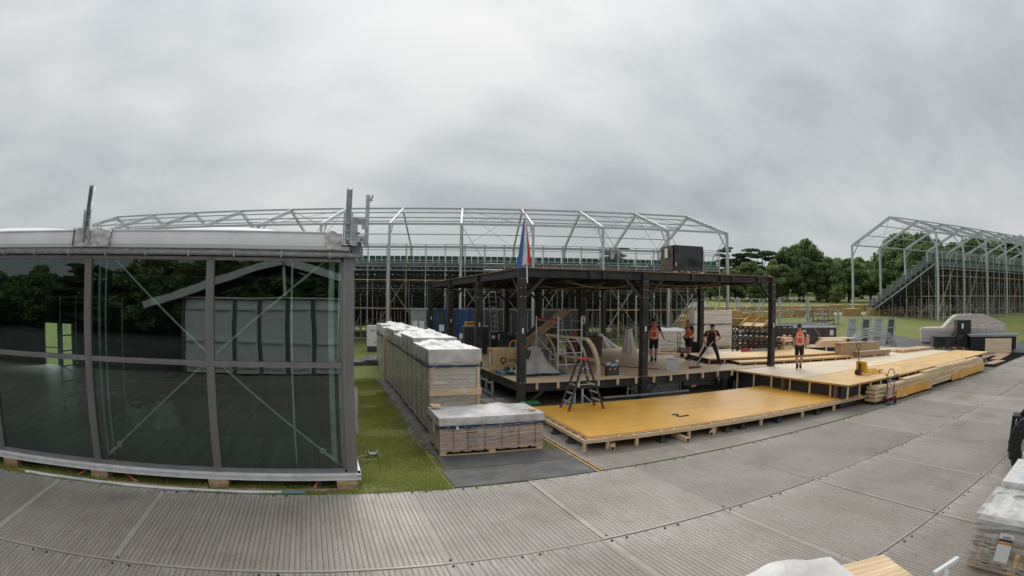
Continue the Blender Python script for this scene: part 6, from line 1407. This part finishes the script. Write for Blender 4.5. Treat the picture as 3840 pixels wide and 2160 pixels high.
bale_line([(20, 66), (36, 58.5), (45, 54.5), (48.6, 50.7), (51.4, 46.6), (59.8, 37.6), (90, 29)], 'straw bale in the farther long wall of bales along the course', 'straw bales of the farther wall')
for i, (x, y, z, a) in enumerate(((34.6, 39.6, 0, -20), (35.6, 38.2, 0, -50), (36.2, 36.6, 0, -35), (35.0, 38.9, .78, -30), (25.4, 42.6, 0, -20), (28, 42, 0, -15), (30.6, 41.4, 0, -10), (26.6, 42.4, .78, -15))):
    o = link('straw_bale', bale_me, None, at(x, y, z), R(a)); tag(o, 'loose straw bale lying in the heap right of the tall carton wall' if i < 4 else 'loose straw bale lying under the right end of the left grandstand', 'straw bale', 'loose bales right of the carton wall' if i < 4 else 'loose bales under the grandstand end')
course = MB()
cp = [(-14, 62), (8, 59), (26, 54), (36, 49.5), (47, 46), (51, 42), (56.5, 35), (90, 26)]
for (a, b) in zip(cp, cp[1:]):
    for i in range(6):
        p, q = Vector(a).lerp(Vector(b), i/6), Vector(a).lerp(Vector(b), (i+1)/6); n_ = Vector((-(b[1]-a[1]), b[0]-a[0])).normalized()*1.6
        course.add([(p.x-n_.x, p.y-n_.y, T(p.x-n_.x, p.y-n_.y)+.03), (q.x-n_.x, q.y-n_.y, T(q.x-n_.x, q.y-n_.y)+.03), (q.x+n_.x, q.y+n_.y, T(q.x+n_.x, q.y+n_.y)+.03), (p.x+n_.x, p.y+n_.y, T(p.x+n_.x, p.y+n_.y)+.03)], [(0,1,2,3)])
struct('course_road', course, mat('pale_road', (.34,.31,.25), .8, 0, .1, 1, 0))
t = thing('white_van', 'white van parked beyond the bales, seen through the right part of the frame', 'van', at(43.5, 58.5), R(-25))
part('body', MB().prism([(0,.35),(5.3,.35),(5.3,1.0),(4.9,1.25),(4.2,2.1),(.1,2.2),(0,2.1)], -1, 1, Matrix(((1,0,0,0),(0,0,1,0),(0,1,0,0),(0,0,0,1)))), white_p, t); part('side_windows', MB().box(.6, 3.9, -1.01, -1.0, 1.35, 1.9), charcoal, t)
for x in (.9, 4.3): part('wheel', MB().tube((x, -1.02, .35), (x, -.8, .35), .34, 12), tyre, t)
t = thing('white_rail_fence', 'low white rail fence at the far edge of the field', 'fence', (0, 0, 0))
fp = [(70+i*3.0, 92-i*1.15) for i in range(22)]
for a, b in zip(fp, fp[1:]): part('rail', MB().bar((*a, T(*a)+1.0), (*b, T(*b)+1.0), .1, .14), white_p, t)
for a in fp: part('post', MB().box(a[0]-.07, a[0]+.07, a[1]-.07, a[1]+.07, T(*a), T(*a)+1.05), white_p, t)
car_me = {}
for i in range(9):
    x, y = 72+i*3.6+random.uniform(-.6, .6), 104-i*1.6
    t = thing('parked_car', 'small parked car in the far car park under the trees', 'car', at(x, y), R(-15+random.uniform(-10, 10)), 'cars parked under the far trees')
    m = (white_p, charcoal, cabin, blue)[i % 4]
    XZ = Matrix(((1,0,0,0),(0,0,1,0),(0,1,0,0),(0,0,0,1)))
    part('body', MB().prism([(0,.3),(4.2,.3),(4.25,.75),(3.3,.9),(2.7,1.42),(1.0,1.45),(.3,.95),(0,.85)], -.85, .85, XZ), m, t); part('side_window', MB().box(.9, 2.8, -.86, -.852, .95, 1.3), ink, t)
    for wx in (.8, 3.4): part('wheel', MB().tube((wx, -.88, .32), (wx, -.7, .32), .32, 10), tyre, t)
solo('green_dome_tent', MB().ball((0, 0, 0), 4.2, 16, 10, (1, 1, .8)), mat('dome_green', (.12,.40,.25), .6), 'green domed tent roof far beyond the left grandstand', 'dome tent', (62.0, 96, 6.3), 0, None, True)

# ------------------------------------------------------------------ trees
def crown_mesh(name, seed, n_cl, leaf, per, H, W, m, kind='oak'):
    rg = np.random.default_rng(seed); cs = []
    if kind == 'oak':
        while len(cs) < n_cl:
            p = rg.uniform(-1, 1, 3); d = np.linalg.norm(p)
            if d > 1 or d < .45: continue
            prof = 1.0 if p[2] < .1 else 1-.25*p[2]
            cs.append((p[0]*W*prof, p[1]*W*prof, H*.54+p[2]*H*.45, rg.uniform(.11, .22)*W*1.35))
    else:
        for k in range(n_cl):
            q = rg.uniform(.25, 1); a = rg.uniform(0, 6.28); rr = W*(1-.55*max(0, q-.45)/.55)*rg.uniform(.25, 1); cs.append((rr*math.cos(a), rr*math.sin(a), H*q*.97-.05*rr, rg.uniform(.18, .34)*W))
    cs = np.array(cs); tot = n_cl*per
    idx = np.repeat(np.arange(n_cl), per); dr = rg.normal(size=(tot, 3)); dr /= np.linalg.norm(dr, axis=1)[:, None]
    rad = cs[idx, 3]*rg.uniform(.55, 1.08, tot)
    sq = np.array([1, 1, .8]) if kind == 'oak' else np.array([1.15, 1.15, .20])
    c = cs[idx, :3]+dr*rad[:, None]*sq
    a = rg.normal(size=(tot, 3))+dr*.6; a /= np.linalg.norm(a, axis=1)[:, None]; b = np.cross(a, rg.normal(size=(tot, 3))); b /= np.linalg.norm(b, axis=1)[:, None]; d2 = np.cross(a, b)
    s = leaf*rg.uniform(.6, 1.3, tot)[:, None]
    co = np.stack([c-b*s, c+d2*s*.55, c+b*s, c-d2*s*.55], 1).reshape(-1, 3)
    me = bpy.data.meshes.new(name); me.vertices.add(tot*4); me.vertices.foreach_set('co', co.ravel()); me.loops.add(tot*4); me.loops.foreach_set('vertex_index', np.arange(tot*4)); me.polygons.add(tot)
    me.polygons.foreach_set('loop_start', np.arange(tot)*4); me.polygons.foreach_set('loop_total', np.full(tot, 4)); me.update(calc_edges=True); me.materials.append(m)
    k = MB(); k.tube((0, 0, -.4), (0, 0, H*.35), H*.028, 8, H*.02).tube((0, 0, H*.35), (0, 0, H*.85), H*.02, 7, H*.005)
    for i in range(0, n_cl, max(1, n_cl//12)):
        k.tube((0, 0, H*rg.uniform(.18, .5)), tuple(cs[i, :3]), H*.010, 5, H*.003)
    return me, k.mesh(name.replace('crown', 'trunk'), bark)
oaks = [crown_mesh('crown', i, 60, .026*14, 240, 14, 5.6+i*.35, leaf_a) for i in range(5)]
cedars = [crown_mesh('crown', 20+i, 44, .022*14, 230, 14, 5.2+i*.6, leaf_c, 'cedar') for i in range(3)]
def tree(kind, i, x, y, h, ws, label, group=None, dz=0):
    nm = {'oak': 'oak_tree', 'cedar': 'cedar_tree'}[kind]; me, tr = (oaks if kind == 'oak' else cedars)[i % (5 if kind == 'oak' else 3)]
    t = thing(nm, label, 'tree', (x, y, T(x, y)+dz), random.uniform(0, 6.28), group); t.scale = (h/14*ws, h/14*ws, h/14)
    part('crown', me, None, t); part('trunk', tr, None, t); return t
def polar(az, dist): return dist*math.sin(R(az)), dist*math.cos(R(az))
# azimuth, distance, height, width factor, kind
TR = [
 # behind the black frame and to its right, up to the gap
 (42.5, 125, 17.5, 1.0, 'cedar', 'dark flat topped cedar rising behind the black roof crate'),
 (44.3, 120, 15.0, .9, 'cedar', 'dark cedar just right of the last column of the left tent'),
 (46.6, 118, 17.0, 1.05, 'cedar', 'broad dark cedar between the tent column and the tall oak'),
 (50.6, 122, 19.8, .95, 'oak', 'tall round topped oak, highest tree between the two tents'),
 (49.3, 128, 17.0, .8, 'oak', None), (52.6, 124, 13.5, .9, 'oak', None),
 (47.8, 112, 12.0, 1.1, 'oak', None), (45.2, 108, 11.0, 1.2, 'oak', None), (43.0, 106, 9.5, 1.2, 'oak', None), (41.0, 112, 9.5, 1.1, 'oak', None),
 (51.0, 110, 12.0, 1.2, 'oak', None), (53.6, 112, 12.5, 1.25, 'oak', None), (56.0, 118, 12.8, 1.2, 'oak', None), (58.4, 122, 13.2, 1.2, 'oak', None), (60.4, 118, 12.5, 1.1, 'oak', None),
 (55.0, 150, 15.0, 1.3, 'oak', None), (57.5, 160, 16.5, 1.3, 'oak', None), (59.8, 155, 16.0, 1.3, 'oak', None), (53.0, 155, 15.0, 1.3, 'oak', None),
 (62.1, 108, 18.5, 1.0, 'oak', 'dark tree at the left gable of the right tent frame'),
 (63.8, 112, 19.0, 1.15, 'oak', 'big oak filling the left gable of the right tent frame'),
 (66.4, 106, 17.0, 1.15, 'oak', None), (64.9, 100, 15.5, 1.1, 'oak', None), (68.2, 110, 17.0, 1.15, 'oak', None), (69.6, 104, 16.0, 1.1, 'oak', None), (61.3, 104, 13, 1.1, 'oak', None), (63, 101, 13, 1.1, 'oak', None),
 (71.0, 112, 18.5, 1.15, 'oak', 'round oak behind the middle of the right tent frame'),
 (73.0, 110, 15.5, 1.1, 'oak', None), (75.2, 112, 17.8, 1.2, 'oak', 'round oak behind the far part of the right tent frame'), (77.6, 112, 16.5, 1.2, 'oak', None), (80, 112, 16.5, 1.2, 'oak', None), (82.5, 112, 16.5, 1.2, 'oak', None), (67.3, 100, 11.5, 1.1, 'oak', None),
 (30.6, 128, 17.0, 1.25, 'cedar', 'lone flat topped cedar behind the left grandstand rail'),
 (-24.5, 118, 20.5, .8, 'oak', 'treetop just showing above the pavilion roof at the left'),
 (46.0, 100, 6.0, 1.2, 'oak', None), (54.6, 98, 4.5, 1.0, 'oak', None), (62.8, 96, 6, 1.2, 'oak', None), (38.5, 118, 8.5, 1.2, 'oak', None), (36, 120, 8, 1.2, 'oak', None), (33.5, 122, 7.5, 1.2, 'oak', None),
]
for i, (az, d, h, ws, kd, lb) in enumerate(TR):
    x, y = polar(az, d); x0 = x
    tree(kd, i, x, y, h*(.68 if i != 32 else .66), ws, lb or 'leafy oak in the dark belt of trees beyond the field', None if lb else 'oaks of the tree belt')
# far woodland: one mass
wd = link('far_woodland', oaks[1][0]); tag(wd, 'far wooded rise seen between the nearer trees', 'woodland', None, 'stuff'); x, y = polar(57, 235); wd.location = (x, y, -2); wd.scale = (7.5, 3, 1.15); wd.rotation_euler = (0, 0, R(-57))
# trees behind the camera, seen only as reflections in the glass
for i, (tt, yy, h, kd) in enumerate(((-.66, -66, 6.6, 'oak'), (-.61, -66, 8.2, 'oak'), (-.555, -68, 6.2, 'oak'), (-.51, -62, 8.6, 'cedar'), (-.475, -60, 8.0, 'cedar'), (-.43, -66, 6.0, 'oak'), (-.385, -64, 6.5, 'oak'), (-.335, -62, 9.4, 'oak'), (-.29, -62, 9.0, 'oak'), (-.22, -60, 9.2, 'oak'), (-.17, -58, 10.2, 'oak'), (-.12, -58, 9.6, 'oak'), (-.05, -58, 10.5, 'oak'), (.02, -58, 10.0, 'oak'), (-.72, -66, 7.0, 'oak'), (-.80, -66, 7.5, 'oak'))):
    yy *= .52; h = (3.4+(1.13*h-3.4)*(19.2-yy)/(19.2-yy/.52))/1.13
    tree(kd, i, tt*(19.2-yy), yy, h, 1.5, 'tree standing behind the viewer and mirrored in the pavilion glass', 'trees mirrored in the glass')
hb = link('rear_woodland', oaks[2][0]); tag(hb, 'dense belt of woodland behind the viewer, mirrored in the pavilion glass', 'woodland', None, 'stuff'); hb.location = (-26, -40, -1.2); hb.scale = (8, .9, .36)
hb = link('rear_woodland', oaks[3][0]); tag(hb, 'dense belt of woodland behind the viewer, right end', 'woodland', None, 'stuff'); hb.location = (14, -39, -1); hb.scale = (5, .9, .40)
